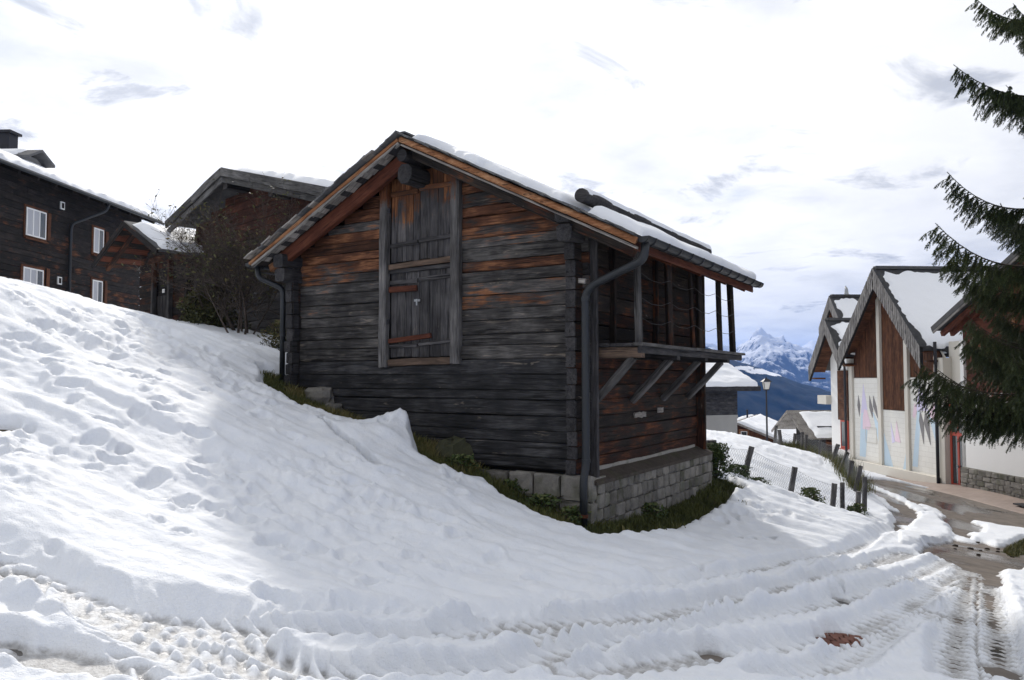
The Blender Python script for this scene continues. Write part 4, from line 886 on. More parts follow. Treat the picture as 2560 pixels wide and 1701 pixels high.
# narrower block beside it
MB().prism([(.4, -3.4), (2.55, -3.4), (2.55, 2.9), (1.62, 4.0), (.4, 2.6)], .14, .25).box(.4, .55, .25, 6, -3.4, 2.4).build('gable_wall', MAT['render_white'], hall)
MB().box(1.27, 2.28, .05, .13, -.35, 2.0).build('cladding', MAT['clad'], hall)
MB().box(1.30, 2.25, .04, .13, 2.05, 2.75).build('louvre', MAT['white_paint'], hall)
wr = window(hall, 1.85, -1.0, .62, 1.25, 1, y=.06, mat=MAT['red_paint'], curtain=False, surround=.06, sash_mat=MAT['red_paint'])
MB().box(-.55, .42, -.12, .3, .35, .78).build('balcony_beam', MAT['concrete'], hall)
MB().tube([(2.0, .6, 4.42), (2.0, .6, 4.75)], .05, 8).build('vent_pipe', MAT['zinc'], hall)
MB().tube([(-2.0, 2.2, 6.05), (-2.02, 2.2, 6.35), (-2.12, 2.2, 6.5)], [.12, .08, .03], 8).build('vent_cowl', MAT['zinc'], hall)
pipe('downpipe', hall, [(2.7, -.45, 2.62), (2.66, -.3, 2.42), (2.52, -.18, 2.2), (2.52, -.18, -2.9)], .055, MAT['dark_iron'])
pipe('downpipe', hall, [(9.72, -.2, 3.0), (9.72, -.2, -2.62)], .06, MAT['dark_iron'])
dr_ = MB().box(10.04, 11.0, .15, .22, -2.75, 1.0).build('door', MAT['backing'], hall)
f_ = MB()
for x0, x1, z0_, z1_ in ((10.04, 10.14, -2.65, 1), (10.90, 11.0, -2.65, 1), (10.47, 10.57, -2.65, -.46), (10.14, 10.9, -.46, -.34), (10.14, 10.9, .42, .52), (10.14, 10.9, .9, 1), (10.14, 10.47, -2.65, -2.2), (10.57, 10.9, -2.65, -2.2), (10.49, 10.55, -.34, .42)): f_.box(x0, x1, .09, .15, z0_, z1_)
f_.build('frame', MAT['red_paint'], dr_)
for x0, x1, z0_, z1_ in ((10.15, 10.46, -2.19, -.47), (10.58, 10.89, -2.19, -.47), (10.15, 10.48, -.33, .41), (10.56, 10.89, -.33, .41), (10.15, 10.89, .53, .89)): MB().box(x0, x1, .11, .13, z0_, z1_).build('pane', MAT['glass'], dr_)
MB().box(10.50, 10.54, .03, .09, -1.60, -1.52).build('handle', MAT['zinc'], dr_)

# white chalet next to it, mostly behind the spruce
wc = thing('white_chalet', 'white rendered chalet with split stone base and brown gable behind the spruce', 'house', (15.55, 39, 0), CHR)
WA = 17.2; wt_ = lambda x: 6.55 - .46 * abs(x - WA)
MB().prism([(11.05, -1.50), (23, -1.50), (23, 1.15), (11.05, 1.15)], -.10, .2).build('front_wall', MAT['render_white'], wc)
MB().box(11.05, 11.25, -.10, 9, -3.2, 3).build('end_wall', MAT['render_white'], wc)
MB().prism([(11.1, 1.15), (23, 1.15), (23, wt_(23) - .2), (WA, wt_(WA) - .2), (11.1, wt_(11.1) - .2)], .0, .1).build('gable_wall', MAT['redbrown'], wc)
log_w = MB().box(11.1, 23, .1, .15, 1.15, 3.3).build('gable_core', MAT['backing'], wc)
for i in range(8): piece('weatherboard', log_w, MAT['redbrown'], (16.0, -.03, 1.27 + .24 * i), 9.6 - i * .3, .05, .23)
gable_roof(wc, 10.6, 24, WA, 6.55, .46, -.75, 9, .16, MAT['slate_dark'], .12, 121)
bar('verge_board', wc, MAT['palewood'], (10.6, -.78, wt_(10.6) - .22), (WA, -.78, wt_(WA) - .22), .05, .08)
bar('verge_board', wc, MAT['slate_dark'], (10.55, -.80, wt_(10.6) - .10), (WA, -.80, wt_(WA) - .08), .05, .20)
for k, yy in enumerate((-.5, -.15)): bar('rafter', wc, MAT['redbrown'], (10.7, yy, wt_(10.7) - .32), (WA, yy, wt_(WA) - .32), .14, .18)
bar('gable_post', wc, MAT['orange'], (14.3, -.35, 2.35), (14.3, -.35, wt_(14.3) - .4), .16, .16)
bar('tie_beam', wc, MAT['redbrown'], (12.2, -.35, 2.75), (20, -.35, 2.75), .16, .22)
bar('balcony_rail', wc, MAT['redbrown'], (13.2, -.65, 1.9), (20, -.65, 1.9), .1, .1)
for i in range(22): bar('baluster', wc, MAT['redbrown'], (13.3 + .28 * i, -.65, 1.05), (13.3 + .28 * i, -.65, 1.86), .03, .14)
bar('balcony_floor', wc, MAT['redbrown'], (13.1, -.45, 1.0), (20, -.45, 1.0), .7, .10)
bar('balcony_bracket', wc, MAT['redbrown'], (13.55, -.7, .95), (14.05, -.16, .0), .14, .14); bar('balcony_bracket', wc, MAT['redbrown'], (14.1, -.14, 1.0), (14.1, -.14, -.05), .12, .18)
window(wc, 15.1, .05, .9, 1.1, 2, y=-.16, mat=MAT['render_white'], curtain=False, surround=.10)
MB().box(14.5, 15.7, -.30, -.1, -.66, -.58).build('window_sill', MAT['granite'], wc)
sb = MB().box(11.08, 23, -.13, .0, -3.3, -1.49).build('stone_base', MAT['mortar'], wc)
r = random.Random(12); z = -2.40
for hh in (.17, .18, .19, .18, .18):
    x = 11.05
    while x < 16.5:
        w = r.uniform(.2, .5); stone(sb, (x + w / 2, -.15, z + hh / 2), w - .012, .09 + r.uniform(-.01, .02), hh - .012, r, j=.010); x += w
    z += hh
mb = thing('letter_box', 'small black letter box on the white chalet wall', 'letter box', (0, 0, 0))
mb.location = (Matrix.Translation((15.55, 39, 0)) @ Matrix.Rotation(CHR, 4, 'Z') @ Vector((15.32, -.11, -1.05))); mb.rotation_euler = (0, 0, CHR)
MB().prism([(-.11, -.2), (.11, -.2), (.11, .2), (-.11, .2)], -.12, .0).build('box', MAT['dark_iron'], mb); MB().box(-.12, .12, -.14, .005, .2, .225).box(-.08, .08, -.125, -.119, .1, .13).build('lid', MAT['gutter'], mb)

# paved strip along the houses, stepping up from the lane
m, q, b = newmat('paver_field'); MAT['paver'] = m
oc = q.n('ShaderNodeTexCoord').outputs['Object']; br = q.n('ShaderNodeTexBrick', {'Vector': oc, 'Color1': (.27, .19, .155, 1), 'Color2': (.34, .25, .21, 1), 'Mortar': (.20, .17, .15, 1), 'Scale': 1.0, 'Mortar Size': .012, 'Brick Width': .22, 'Row Height': .12})
put(q, b, Base_Color=q.mix(.5, br.outputs[0], q.ramp(q.noise(oc, 2, 5, .6), [(.3, (.19, .155, .135)), (.7, (.38, .31, .27))])), Roughness=.6)
xs_ = [14.15, 14.4, 14.9, 15.6, 16.4]; ys_ = np.linspace(17, 37.5, 42); vs = []; 
for y in ys_:
    for k, x in enumerate(xs_): xx = x + (28 - y) * .05; vs.append((xx, y, G1(14.3 + (28 - y) * .05, y) + (-.05 if k == 0 else .0 + .008 * k)))
fs = [(j * 5 + k, j * 5 + k + 1, (j + 1) * 5 + k + 1, (j + 1) * 5 + k) for j in range(len(ys_) - 1) for k in range(4)]
tag(link('pavement', mesh('pavement', vs, fs), None, MAT['paver']), 'red-brown paved strip along the hall', kind='structure')
dm = at(*z4(2150, 515), 22.6); MB().box(-.5, .5, -.8, .8, 0, .04).build('door_mat', MAT['dark_iron'], None, loc=(15.6, 23.0, G1(14.6, 23) + .075)); tag(bpy.data.objects['door_mat'], 'dark doormat on the paving in front of the white chalet', 'mat')

# houses further down the hill
ca = thing('chalet', 'dark chalet with plastered base and deep snow-covered eaves beyond the snowfield', 'house', (17.2, 60, 0), R(21.7))
MB().box(-11, 0, 0, 7, -6, -1.17).box(-11.03, .04, -.06, 0, -1.45, -1.17).build('base', MAT['render_gray'], ca)
MB().box(-11.1, -.1, .1, 6.9, -1.165, 1.2).build('timber_core', MAT['backing'], ca)
for i in range(11): piece('log', ca, MAT['log_end'], (-5.5, .06, -1.06 + .2 * i), 11.1, .12, .19)
MB().box(-9.5, -8.8, -.03, .02, -.3, .6).build('shutter', MAT['red_paint'], ca); MB().box(-8.35, -7.75, -.03, .02, -.3, .6).build('shutter', MAT['red_paint'], ca)
for x in (-4.6, -3.4): MB().box(x - .25, x + .25, -.02, .05, -2.9, -2.4).build('vent', MAT['backing'], ca)
rf = MB(); rf.add([(-12.5, -1.2, .98), (1.3, -1.2, .98), (1.3, 4, 3.3), (-12.5, 4, 3.3), (-12.5, -1.2, .66), (1.3, -1.2, .66), (1.3, 4, 2.98), (-12.5, 4, 2.98), (1.3, 9, 1), (-12.5, 9, 1)], [(0, 1, 2, 3), (4, 7, 6, 5), (0, 4, 5, 1), (1, 5, 6, 2), (3, 2, 8, 9), (0, 3, 7, 4)])
rf = rf.build('roof', MAT['log_end'], ca); snow_slab('snow', rf, (-12.4, -1.15, 1.0), (13.6, 0, 0), (0, 5.1, 2.28), 90, 40, .28, 131, .3, .06)
cb = thing('orange_cabin', 'orange-brown log cabin with a smooth snow roof behind the lamp post', 'house', (19.9, 70, 0), R(-24.7))
ct = lambda x: -2.35 - .4 * abs(x)
w_ = MB().prism([(-4.2, -8), (4.4, -8), (4.4, ct(4.4)), (0, ct(0)), (-4.2, ct(-4.2))], .14, .2).build('gable_wall', MAT['backing'], cb)
log_wall(w_, MAT['clad'], -4.2, 4.4, -6.0, ct, 0, .13, (.22, .28), (), (.15, .15), seed=141, xm=0)
gable_roof(cb, -5.2, 5.6, 0, -2.2, .4, -.6, 14, .18, MAT['palewood'], .22, 143)
window(cb, .75, -3.35, .55, .55, 1, y=-.05, mat=MAT['orange'], curtain=False, surround=.16)
MB().tube([(.2, 6, -2.2), (.2, 6, -1.4)], .09, 8).build('flue', MAT['dark_iron'], cb)
cc = thing('field_barn', 'low open-gabled dark barn with patchy snow roof beside the hall', 'barn', (16.1, 45, 0), R(-89))
dt = lambda x: -.32 - .5 * abs(x)
MB().prism([(-1.9, -6), (2.3, -6), (2.3, dt(2.3)), (0, dt(0)), (-1.9, dt(-1.9))], .9, 1.0).build('gable_wall', MAT['backing'], cc)
w_ = MB().box(2.2, 2.3, 1, 8, -6, dt(2.3) - .1).build('side_wall', MAT['backing'], cc)
log_wall(w_, MAT['old_house'], 1, 8, -4.6, lambda t: dt(2.3) - .12, 0, .13, (.2, .26), (), (.1, .1), frame=lambda a, c, z: ((2.42 - c, a, z), math.pi / 2), seed=151)
gable_roof(cc, -2.3, 2.75, 0, -.2, .5, -.3, 9, .08, MAT['palewood'], .12, 153, snow_in=.55)
for sd in (-1, 1): bar('verge_board', cc, MAT['palewood'], (0, -.33, -.28), (2.6 * sd, -.33, -.28 - 1.3), .05, .16)
bar('snow_guard', cc, MAT['log_end'], (1.95, .6, -1.05), (1.95, 7, -1.05), .12, .12)

# street lamp
lp = thing('street_lamp', 'old-fashioned black street lamp with glass lantern against the blue mountainside', 'lamp', (14.6, 45, 0))
gz0 = G1(14.6, 45); MB().tube([(0, 0, gz0 - .2), (0, 0, gz0 + .9), (0, 0, gz0 + 1.0), (0, 0, .95)], [.10, .09, .055, .045], 10).build('pole', MAT['dark_iron'], lp)
m, q, b = newmat('lantern_glass'); put(q, b, Base_Color=(.75, .74, .70), Roughness=.25, Transmission_Weight=.45); MAT['lantern'] = m
MB().add([(-.12, -.12, 1.0), (.12, -.12, 1.0), (.12, .12, 1.0), (-.12, .12, 1.0), (-.19, -.19, 1.42), (.19, -.19, 1.42), (.19, .19, 1.42), (-.19, .19, 1.42)], [(0, 3, 2, 1), (4, 5, 6, 7), (0, 1, 5, 4), (1, 2, 6, 5), (2, 3, 7, 6), (3, 0, 4, 7)]).build('lantern', MAT['lantern'], lp)
MB().add([(-.26, -.26, 1.43), (.26, -.26, 1.43), (.26, .26, 1.43), (-.26, .26, 1.43), (-.08, -.08, 1.60), (.08, -.08, 1.60), (.08, .08, 1.60), (-.08, .08, 1.60)], [(0, 3, 2, 1), (4, 5, 6, 7), (0, 1, 5, 4), (1, 2, 6, 5), (2, 3, 7, 6), (3, 0, 4, 7)]).tube([(0, 0, 1.6), (0, 0, 1.72)], [.05, .015], 8).build('cap', MAT['dark_iron'], lp)
cg = MB()
for sx, sy in ((-1, -1), (1, -1), (1, 1), (-1, 1)): cg.tube([(.12 * sx, .12 * sy, .98), (.19 * sx, .19 * sy, 1.43)], .015, 5)
cg.box(-.14, .14, -.14, .14, .94, .99).build('cage', MAT['dark_iron'], lp)

# ------------------------------------------------------------------ far land
m, q, b = newmat('forest_slope'); MAT['forest'] = m
gp = q.n('ShaderNodeNewGeometry').outputs['Position']; cl = q.n('ShaderNodeAttribute', attribute_name='clear').outputs['Fac']
n1 = q.noise(gp, .012, 6, .65); n2 = q.noise(gp, .05, 4, .7)
col = q.ramp(n2, [(.3, (.004, .007, .008)), (.7, (.018, .024, .022))]); col = q.mix(q.m('MULTIPLY', q.step(n1, .56, .68), .5), col, (.04, .035, .028))
clr = q.step(q.m('ADD', cl, q.m('MULTIPLY', q.m('SUBTRACT', q.noise(gp, .02, 5, .7), .5), 1.1)), .5, .56)
put(q, b, Base_Color=q.mix(clr, col, (.85, .86, .88)), Roughness=.95, Specular_IOR_Level=.1)
m, q, b = newmat('snowy_rock'); MAT['peak'] = m
gp = q.n('ShaderNodeNewGeometry').outputs['Position']; nz = q.n('ShaderNodeSeparateXYZ', {0: q.n('ShaderNodeNewGeometry').outputs['Normal']}).outputs[2]; pz = q.n('ShaderNodeSeparateXYZ', {0: gp}).outputs[2]
n1 = q.noise(gp, .010, 9, .8, .4); n2 = q.noise(q.scale(gp, 1, 1, .35), .022, 7, .8)
sn = q.m('ADD', q.m('ADD', q.m('MULTIPLY', q.m('SUBTRACT', n1, .5), 1.3), q.m('MULTIPLY', q.m('SUBTRACT', n2, .5), 1.5)), q.m('ADD', q.m('MULTIPLY', q.m('SUBTRACT', nz, .68), .9), q.m('MULTIPLY', pz, .0016)))
put(q, b, Base_Color=q.mix(q.step(sn, .14, .40), (.12, .125, .14), (.74, .76, .80)), Roughness=.9, Specular_IOR_Level=.1)
def range_mesh(name, mat, label, prof, dist, near_d, foot, amp, seed, az0=-25, az1=60, na=420, nd=110, clear=None, fs=.003):
    az = np.radians(np.linspace(az0, az1, na)); t = np.linspace(0, 1.25, nd); A, T = np.meshgrid(az, t)
    deg = np.degrees(A); e = np.interp(deg, [p[0] for p in prof], [p[1] for p in prof])
    e = e + .0013 * fbm(deg * 2.2, deg * 0 + seed, 4, seed + 40, .6)
    d_ = near_d + (dist - near_d) * T; px, py = d_ * np.tan(A) if False else d_ * np.sin(A), d_ * np.cos(A)
    crest = e * dist + EYE
    Zc = np.where(T <= 1, foot + (crest - foot) * np.sin(np.clip(T, 0, 1) * math.pi / 2) ** 1.0, crest - (T - 1) * (crest - foot) * 1.2)
    rid = 1 - np.abs(fbm(px * fs, py * fs, 6, seed, .55)) * 2
    Zc = Zc + amp * (rid - .8) * np.clip(T, 0, 1) * (1 - .85 * np.exp(-((T - 1) / .05) ** 2)) + amp * .22 * fbm(px * fs * 6, py * fs * 6, 4, seed + 9, .6)
    i_ = np.arange(A.size).reshape(A.shape); q_ = np.stack([i_[:-1, :-1], i_[:-1, 1:], i_[1:, 1:], i_[1:, :-1]], -1).reshape(-1, 4)[:, ::-1]
    me = fast_mesh(name, np.stack([px, py, Zc], -1).reshape(-1, 3), q_[:, ::-1])
    if clear:
        c = np.zeros(A.shape)
        for a0, e0, wa, we in clear: c = np.maximum(c, np.exp(-((deg - a0) / wa) ** 2 - (((Zc - EYE) / np.hypot(px, py) - e0) / we) ** 2))
        at1 = me.attributes.new('clear', 'FLOAT', 'POINT'); at1.data.foreach_set('value', c.ravel().astype(np.float32))
    return tag(link(name, me, None, mat), label, kind='structure')
def az(u): return math.degrees(math.atan((u - 1280) / FPX))
def el(v): return (945 - v) / FPX
range_mesh('forest_mountain', MAT['forest'], 'dark forested mountainside', [(-25, .07), (8, .062), (az(1720), .048), (az(1757), .040), (az(1800), .031), (az(1849), .020), (az(1900), .012), (az(1985), -.004), (az(2060), -.014), (26, -.03), (40, -.02), (60, .03)], 3000, 1150, -600, 45, 5, fs=.004,
           clear=[(az(1858), el(921), .8, .003), (az(1905), el(930), 1.3, .004), (az(1940), el(936), .7, .003), (az(1965), el(942), .3, .0015)])
range_mesh('snowy_mountain', MAT['peak'], 'snow-dusted rocky peak', [(-25, .03), (8, .03), (az(1757), el(873)), (az(1800), el(885)), (az(1840), el(884)), (az(1865), el(868)), (az(1888), el(858)), (az(1905), el(851)), (az(1918), el(856)), (az(1932), el(857)), (az(1958), el(859)), (az(1975), el(867)), (az(2000), el(880)), (az(2025), el(892)), (az(2070), el(912)), (28, .0), (60, .02)], 7200, 3800, -500, 420, 15, az0=-10, az1=45, na=700, nd=180, fs=.0014)
range_mesh('distant_peak', MAT['peak'], 'pale distant snow peak', [(-10, .03), (18, .026), (az(1975), el(885)), (az(2010), el(868)), (az(2030), el(856)), (az(2060), el(864)), (az(2120), el(885)), (30, .02), (45, .02)], 8700, 7300, -300, 170, 25, az0=-10, az1=45, na=300, nd=60, fs=.001)
a_ = np.radians(np.linspace(-180, 180, 121)); rr_ = np.concatenate([[84.5, 100, 130, 180], np.geomspace(260, 1500, 14), [4000, 12000]]); A, RRR = np.meshgrid(a_, rr_); px, py = RRR * np.sin(A), RRR * np.cos(A)
e0 = gz(84.5 * np.sin(a_), 84.5 * np.cos(a_)) - .4; tt = np.clip((RRR - 84.5) / 1150, 0, 1); zz = e0[None, :] * (1 - tt) + -640 * tt ** .9 + 12 * fbm(px * .01, py * .01, 3, 9) * (tt > .02)
i_ = np.arange(A.size).reshape(A.shape); q_ = np.stack([i_[:-1, :-1], i_[:-1, 1:], i_[1:, 1:], i_[1:, :-1]], -1).reshape(-1, 4)
tag(link('valley_terrain', fast_mesh('valley_terrain', np.stack([px, py, zz], -1).reshape(-1, 3), q_), None, MAT['forest']), 'hillside falling into the valley', kind='structure')
# the air
hz = MB().box(-12500, 12500, -12500, 12500, -720, 470).build('haze', None)
m = bpy.data.materials.new('valley_air'); m.use_nodes = True; m.node_tree.nodes.clear(); q = G(m.node_tree)
pv = q.n('ShaderNodeVolumePrincipled', {'Color': (.12, .37, 1.0, 1), 'Density': 8.0e-5, 'Anisotropy': .0}); m.node_tree.links.new(pv.outputs[0], q.n('ShaderNodeOutputMaterial').inputs['Volume'])
hz.data.materials.append(m); tag(hz, 'blue air haze filling the valley', kind='stuff')
# ------------------------------------------------------------------ fences
def rough_post(name, parent, p, q_, r0, seed, mat=None):
    r = random.Random(seed); p, q_ = Vector(p), Vector(q_); p = p - (q_ - p) * (.35 / (q_ - p).length)
    return bar(name, parent, mat or MAT['post_gray'], p, q_, r0 * r.uniform(1.6, 2), r0 * r.uniform(1.5, 1.9), ch=r0 * .6, jit=r0 * .10, seg=4)
def netting(parent, posts, step_=.09, r0=.0022, hfrac=.92):
    for (p, q_), (s, t) in zip(posts[:-1], posts[1:]):
        p, q_, s, t = map(Vector, (p, q_, s, t)); L = (s - p).length; H = ((q_ - p).length + (t - s).length) / 2 * hfrac; mb_ = MB()
        if L < .15: continue
        def pt(a, h): return (p.lerp(s, a / L)).lerp(q_.lerp(t, a / L), h / H * hfrac) - Vector((0, 0, .04 * math.sin(math.pi * a / L) * h / H))
        for k in range(int((L + H) / step_) + 1):
            c = k * step_
            for sg in (1, -1):
                a0, a1 = (c - H, c) if sg > 0 else (c, c - H); h0, h1 = 0.0, H
                if a0 < 0: h0 = H * (0 - a0) / (a1 - a0); a0 = 0
                if a0 > L: h0 = H * (a0 - L) / (a0 - a1); a0 = L
                if a1 > L: h1 = h0 + (H - h0) * (L - a0) / (a1 - a0); a1 = L
                if a1 < 0: h1 = h0 + (H - h0) * (a0 - 0) / (a0 - a1); a1 = 0
                if abs(a1 - a0) < .02: continue
                mb_.tube([pt(a0, h0), pt((a0 + a1) / 2, (h0 + h1) / 2), pt(a1, h1)], r0, 3, False)
        for h in (0.02, H): mb_.tube([pt(L * i / 6, h) for i in range(7)], r0 * 1.2, 3, False)
        mb_.build('wire_netting', MAT['zinc'], parent)
def fence_from(name, label, rows, net=True, r=.06):
    pts = [(at(u0, v0, d), at(u1, v1, d + dd)) for (u0, v0, u1, v1, d, dd) in rows]; o = thing(name, label, 'fence', pts[0][0])
    off = Vector(pts[0][0]); pts = [(tuple(Vector(a) - off), tuple(Vector(c) - off)) for a, c in pts]
    for i, (a, c) in enumerate(pts): rough_post('post', o, a, c, r * (1.7 if (name == 'wire_fence' and i == 0 and rows[0][0] < 1800) else 1), i * 7 + 3)
    if net: netting(o, pts)
    return o
fence_from('wire_fence', 'wire netting fence on crooked posts from the barn corner to the lane', [(1779, 1185, 1779, 1101, 14.5, 0), (1858, 1207, 1879, 1117, 15.5, 0), (1975, 1236, 1988, 1168, 17, 0), (2080, 1281, 2087, 1209, 17.5, 0), (2107, 1286, 2106, 1207, 17.7, 0), (2144, 1291, 2146, 1229, 18, 0), (2161, 1292, 2162, 1193, 18.2, 0)])
fence_from('lane_fence', 'leaning post and netting fence along the snowfield edge beside the lane', [(2139, 1225, 2151, 1165, 20.5, .1), (2122, 1206, 2129, 1152, 21.5, 0), (2104, 1172, 2119, 1131, 23.5, 0), (2082, 1155, 2095, 1111, 25, 0), (2049, 1147, 2051, 1100, 27, 0), (2015, 1132, 2016, 1087, 28, 0), (2005, 1128, 2006, 1080, 28.5, 0), (1983, 1123, 1988, 1084, 29, 0), (1953, 1122, 1948, 1075, 29, 0), (1937, 1118, 1941, 1064, 30, 0)], r=.065)
hx, hy, hz_ = at(1829, 1200, 15.6); MB().tube([(0, 0, -.2), (0, 0, .14)], [.16, .13], 9).build('stump', MAT['granite'], None, loc=(hx, hy, hz_ - .1)); tag(bpy.data.objects['stump'], 'short grey boundary stone among the weeds by the fence', 'stone')

# ------------------------------------------------------------------ boulders, clods, pavers
MAT['moss'] = stone_mat('mossy_rock', (.03, .032, .018), (.10, .10, .06), 5, .8); MAT['clod'] = plain('earth_clod', (.03, .02, .013), .95, .4, 20, bmp=.6)
def boulder(uv, sx, sy, sz, label, seed, dz=0, d=None, mat='rock'):
    r = random.Random(seed); x, y = hit(D(*uv)) if d is None else at(*D(*uv), d)[:2]; vs = []; fs = []; nu, nv = 10, 6
    for j in range(nv + 1):
        for i in range(nu):
            a, e = 2 * math.pi * i / nu, math.pi * (j / nv - .5); k = r.uniform(.8, 1.1)
            sgn = lambda v_, p_: math.copysign(abs(v_) ** p_, v_)
            vs.append((sx * k * sgn(math.cos(e), .6) * sgn(math.cos(a), .7), sy * k * sgn(math.cos(e), .6) * sgn(math.sin(a), .7), sz * k * sgn(math.sin(e), .7)))
    fs = [(j * nu + i, j * nu + (i + 1) % nu, (j + 1) * nu + (i + 1) % nu, (j + 1) * nu + i) for j in range(nv) for i in range(nu)]
    return tag(link('boulder' if sx > .1 else 'earth_clod', mesh('b', vs, fs), None, MAT[mat], (x, y, G1(x, y) + dz), (0, 0, r.uniform(0, 3))), label, 'stone' if sx > .1 else 'clod')
boulder((738, 935), .26, .16, .15, 'squarish pale stone at the foot of the barn wall nearest the left downpipe', 2, .12)
boulder((770, 952), .16, .12, .10, 'low stone half buried in grass below the squarish pale one', 8, .05)
boulder((848, 975), .17, .12, .12, 'small block beside the barn wall halfway down the grass strip', 3, .10)
boulder((985, 1003), .20, .11, .11, 'light quartz-veined stone perched above the snow pillow', 4, .26)
boulder((1045, 1060), .30, .22, .24, 'mossy boulder against the barn wall right of the snow pillow', 5, .06, mat='moss')
for i, uv in enumerate([(1525, 850), (1520, 880), (1670, 878), (1770, 895), (1750, 935), (1835, 880), (2030, 910), (1940, 905), (2080, 958), (1745, 818), (880, 822), (770, 832), (1940, 880)]):
    x, y = hit(z4(*uv)); r = random.Random(i); s = r.uniform(.024, .045)
    o = boulder((0, 0), s * 1.3, s, s * .6, 'dark clod of earth lying on the wet lane', 60 + i, 0, d=1, mat='clod' if 'clod' in MAT else 'backing'); o.location = (x, y, G1(x, y) + s * .3); o['group'] = 'clods scattered on the wet lane'
rd = bpy.data.objects['road']
MAT['brick'] = stone_mat('road_brick', (.10, .045, .035), (.24, .12, .09), 14)
bx, by = hit(D(1930, 1478)); r = random.Random(3)
for j in range(7):
    for i in range(5):
        x = bx + (i - 2) * .125 + (j % 2) * .06; y = by + (j - 3) * .065; n_ = Vector((G1(x - .1, y) - G1(x + .1, y), G1(x, y - .1) - G1(x, y + .1), .2)).normalized()
        stone(rd, (x, y, G1(x, y) + .001), .118, .058, .03, r, MAT['brick'], .003, 'paving_brick').rotation_euler = n_.to_track_quat('Z', 'Y').to_euler()

# ------------------------------------------------------------------ vegetation
def leafmat(name, c0, c1, c2=None):
    m, q, b = newmat(name); at_ = q.n('ShaderNodeAttribute', attribute_name='tint').outputs['Fac']
    oi = q.n('ShaderNodeObjectInfo').outputs['Random']; at_ = q.m('ADD', at_, q.m('MULTIPLY', q.m('SUBTRACT', oi, .5), .4))
    col = q.ramp(at_, [(0, c0), (.6, c1), (1, c2 or c1)]); put(q, b, Base_Color=col, Roughness=.65, Specular_IOR_Level=.3); return m
MAT['grass'] = leafmat('grass_blade', (.03, .038, .010), (.09, .10, .028), (.20, .16, .065))
MAT['leaf'] = leafmat('shrub_leaf', (.035, .04, .014), (.10, .10, .035), (.17, .10, .05))
MAT['weed'] = leafmat('weed_leaf', (.018, .032, .01), (.055, .085, .024), (.13, .14, .05))
MAT['bark'] = wood('shrub_bark', (.035, .028, .024), (.085, .066, .055), (.16, .13, .11))
MAT['twig'] = wood('dark_twig', (.026, .020, .017), (.060, .047, .040), (.11, .088, .074))
MAT['needle'] = leafmat('spruce_needle', (.018, .028, .010), (.060, .082, .027), (.16, .17, .06))
MAT['spruce_bark'] = plain('spruce_bark', (.05, .036, .028), .95, .4, 8, bmp=.8)
def tri_mesh(name, tris, tint, mat, parent=None, quads=False):
    V = np.asarray(tris, np.float32); k = V.shape[1]; me = fast_mesh(name, V.reshape(-1, 3), np.arange(V.shape[0] * k).reshape(-1, k), False)
    a1 = me.attributes.new('tint', 'FLOAT', 'POINT'); a1.data.foreach_set('value', np.repeat(np.asarray(tint, np.float32), k)); return link(name, me, parent, mat)
def blades(pts, h, r, lean=.5):
    tr, ti = [], []
    for x, y, z, s, tint in pts:
        hh = h * s * r.uniform(.6, 1.3); a = r.uniform(0, 6.28); w = .006 * r.uniform(.8, 1.6); dx, dy = math.cos(a), math.sin(a); l = hh * lean * r.uniform(.2, 1.5); b_ = r.uniform(0, 6.28)
        ex, ey = l * math.cos(b_), l * math.sin(b_); m_ = (x + ex * .35, y + ey * .35, z + hh * .62)
        tr.append(((x - dx * w, y - dy * w, z - .02), (x + dx * w, y + dy * w, z - .02), (m_[0] + dx * w * .7, m_[1] + dy * w * .7, m_[2]), (m_[0] - dx * w * .7, m_[1] - dy * w * .7, m_[2]))); ti.append(tint)
        tr.append(((m_[0] - dx * w * .7, m_[1] - dy * w * .7, m_[2]), (m_[0] + dx * w * .7, m_[1] + dy * w * .7, m_[2]), (x + ex, y + ey, z + hh), (x + ex, y + ey, z + hh))); ti.append(tint)
    return tr, ti
def scatter(poly, n, r, margin=.0):
    xs = [p[0] for p in poly]; ys = [p[1] for p in poly]; rng = np.random.default_rng(r.randint(0, 9999)); px = rng.uniform(min(xs) - .1, max(xs) + .1, n * 4); py = rng.uniform(min(ys) - .1, max(ys) + .1, n * 4)
    lx, ly = to_barn(px, py); ok = (poly_sd(px, py, poly) < margin) & ~((lx > -5.0) & (lx < .2) & (ly > -.02) & (ly < 4.6)); px, py = px[ok][:n], py[ok][:n]; return px, py, gz(px, py)
r = random.Random(9); tr, ti = [], []
px, py, pz = scatter(GRASS_STRIP, 26000, r, .03); cl_ = fbm(px * 2.2, py * 2.2, 3, 5); lx, ly = to_barn(px, py)
pts = [(x, y, z, (.7 + 1.3 * max(0, c + .2)) * (1.25 if l < -.6 else 1.0), min(1, max(0, .35 + c * .9 + (.25 if l < -1.4 else 0) + r.uniform(-.2, .2)))) for x, y, z, c, l in zip(px, py, pz, cl_, lx)]
a_, b_ = blades(pts, .085, r); tr += a_; ti += b_
px, py, pz = scatter(MOUND, 6000, r); a_, b_ = blades([(x, y, z, 1, min(1, .55 + r.uniform(-.25, .35))) for x, y, z in zip(px, py, pz)], .07, r); tr += a_; ti += b_
tag(tri_mesh('grass', tr, ti, MAT['grass']), 'dark wet grass along the barn footing and on the verge', 'grass', kind='stuff')
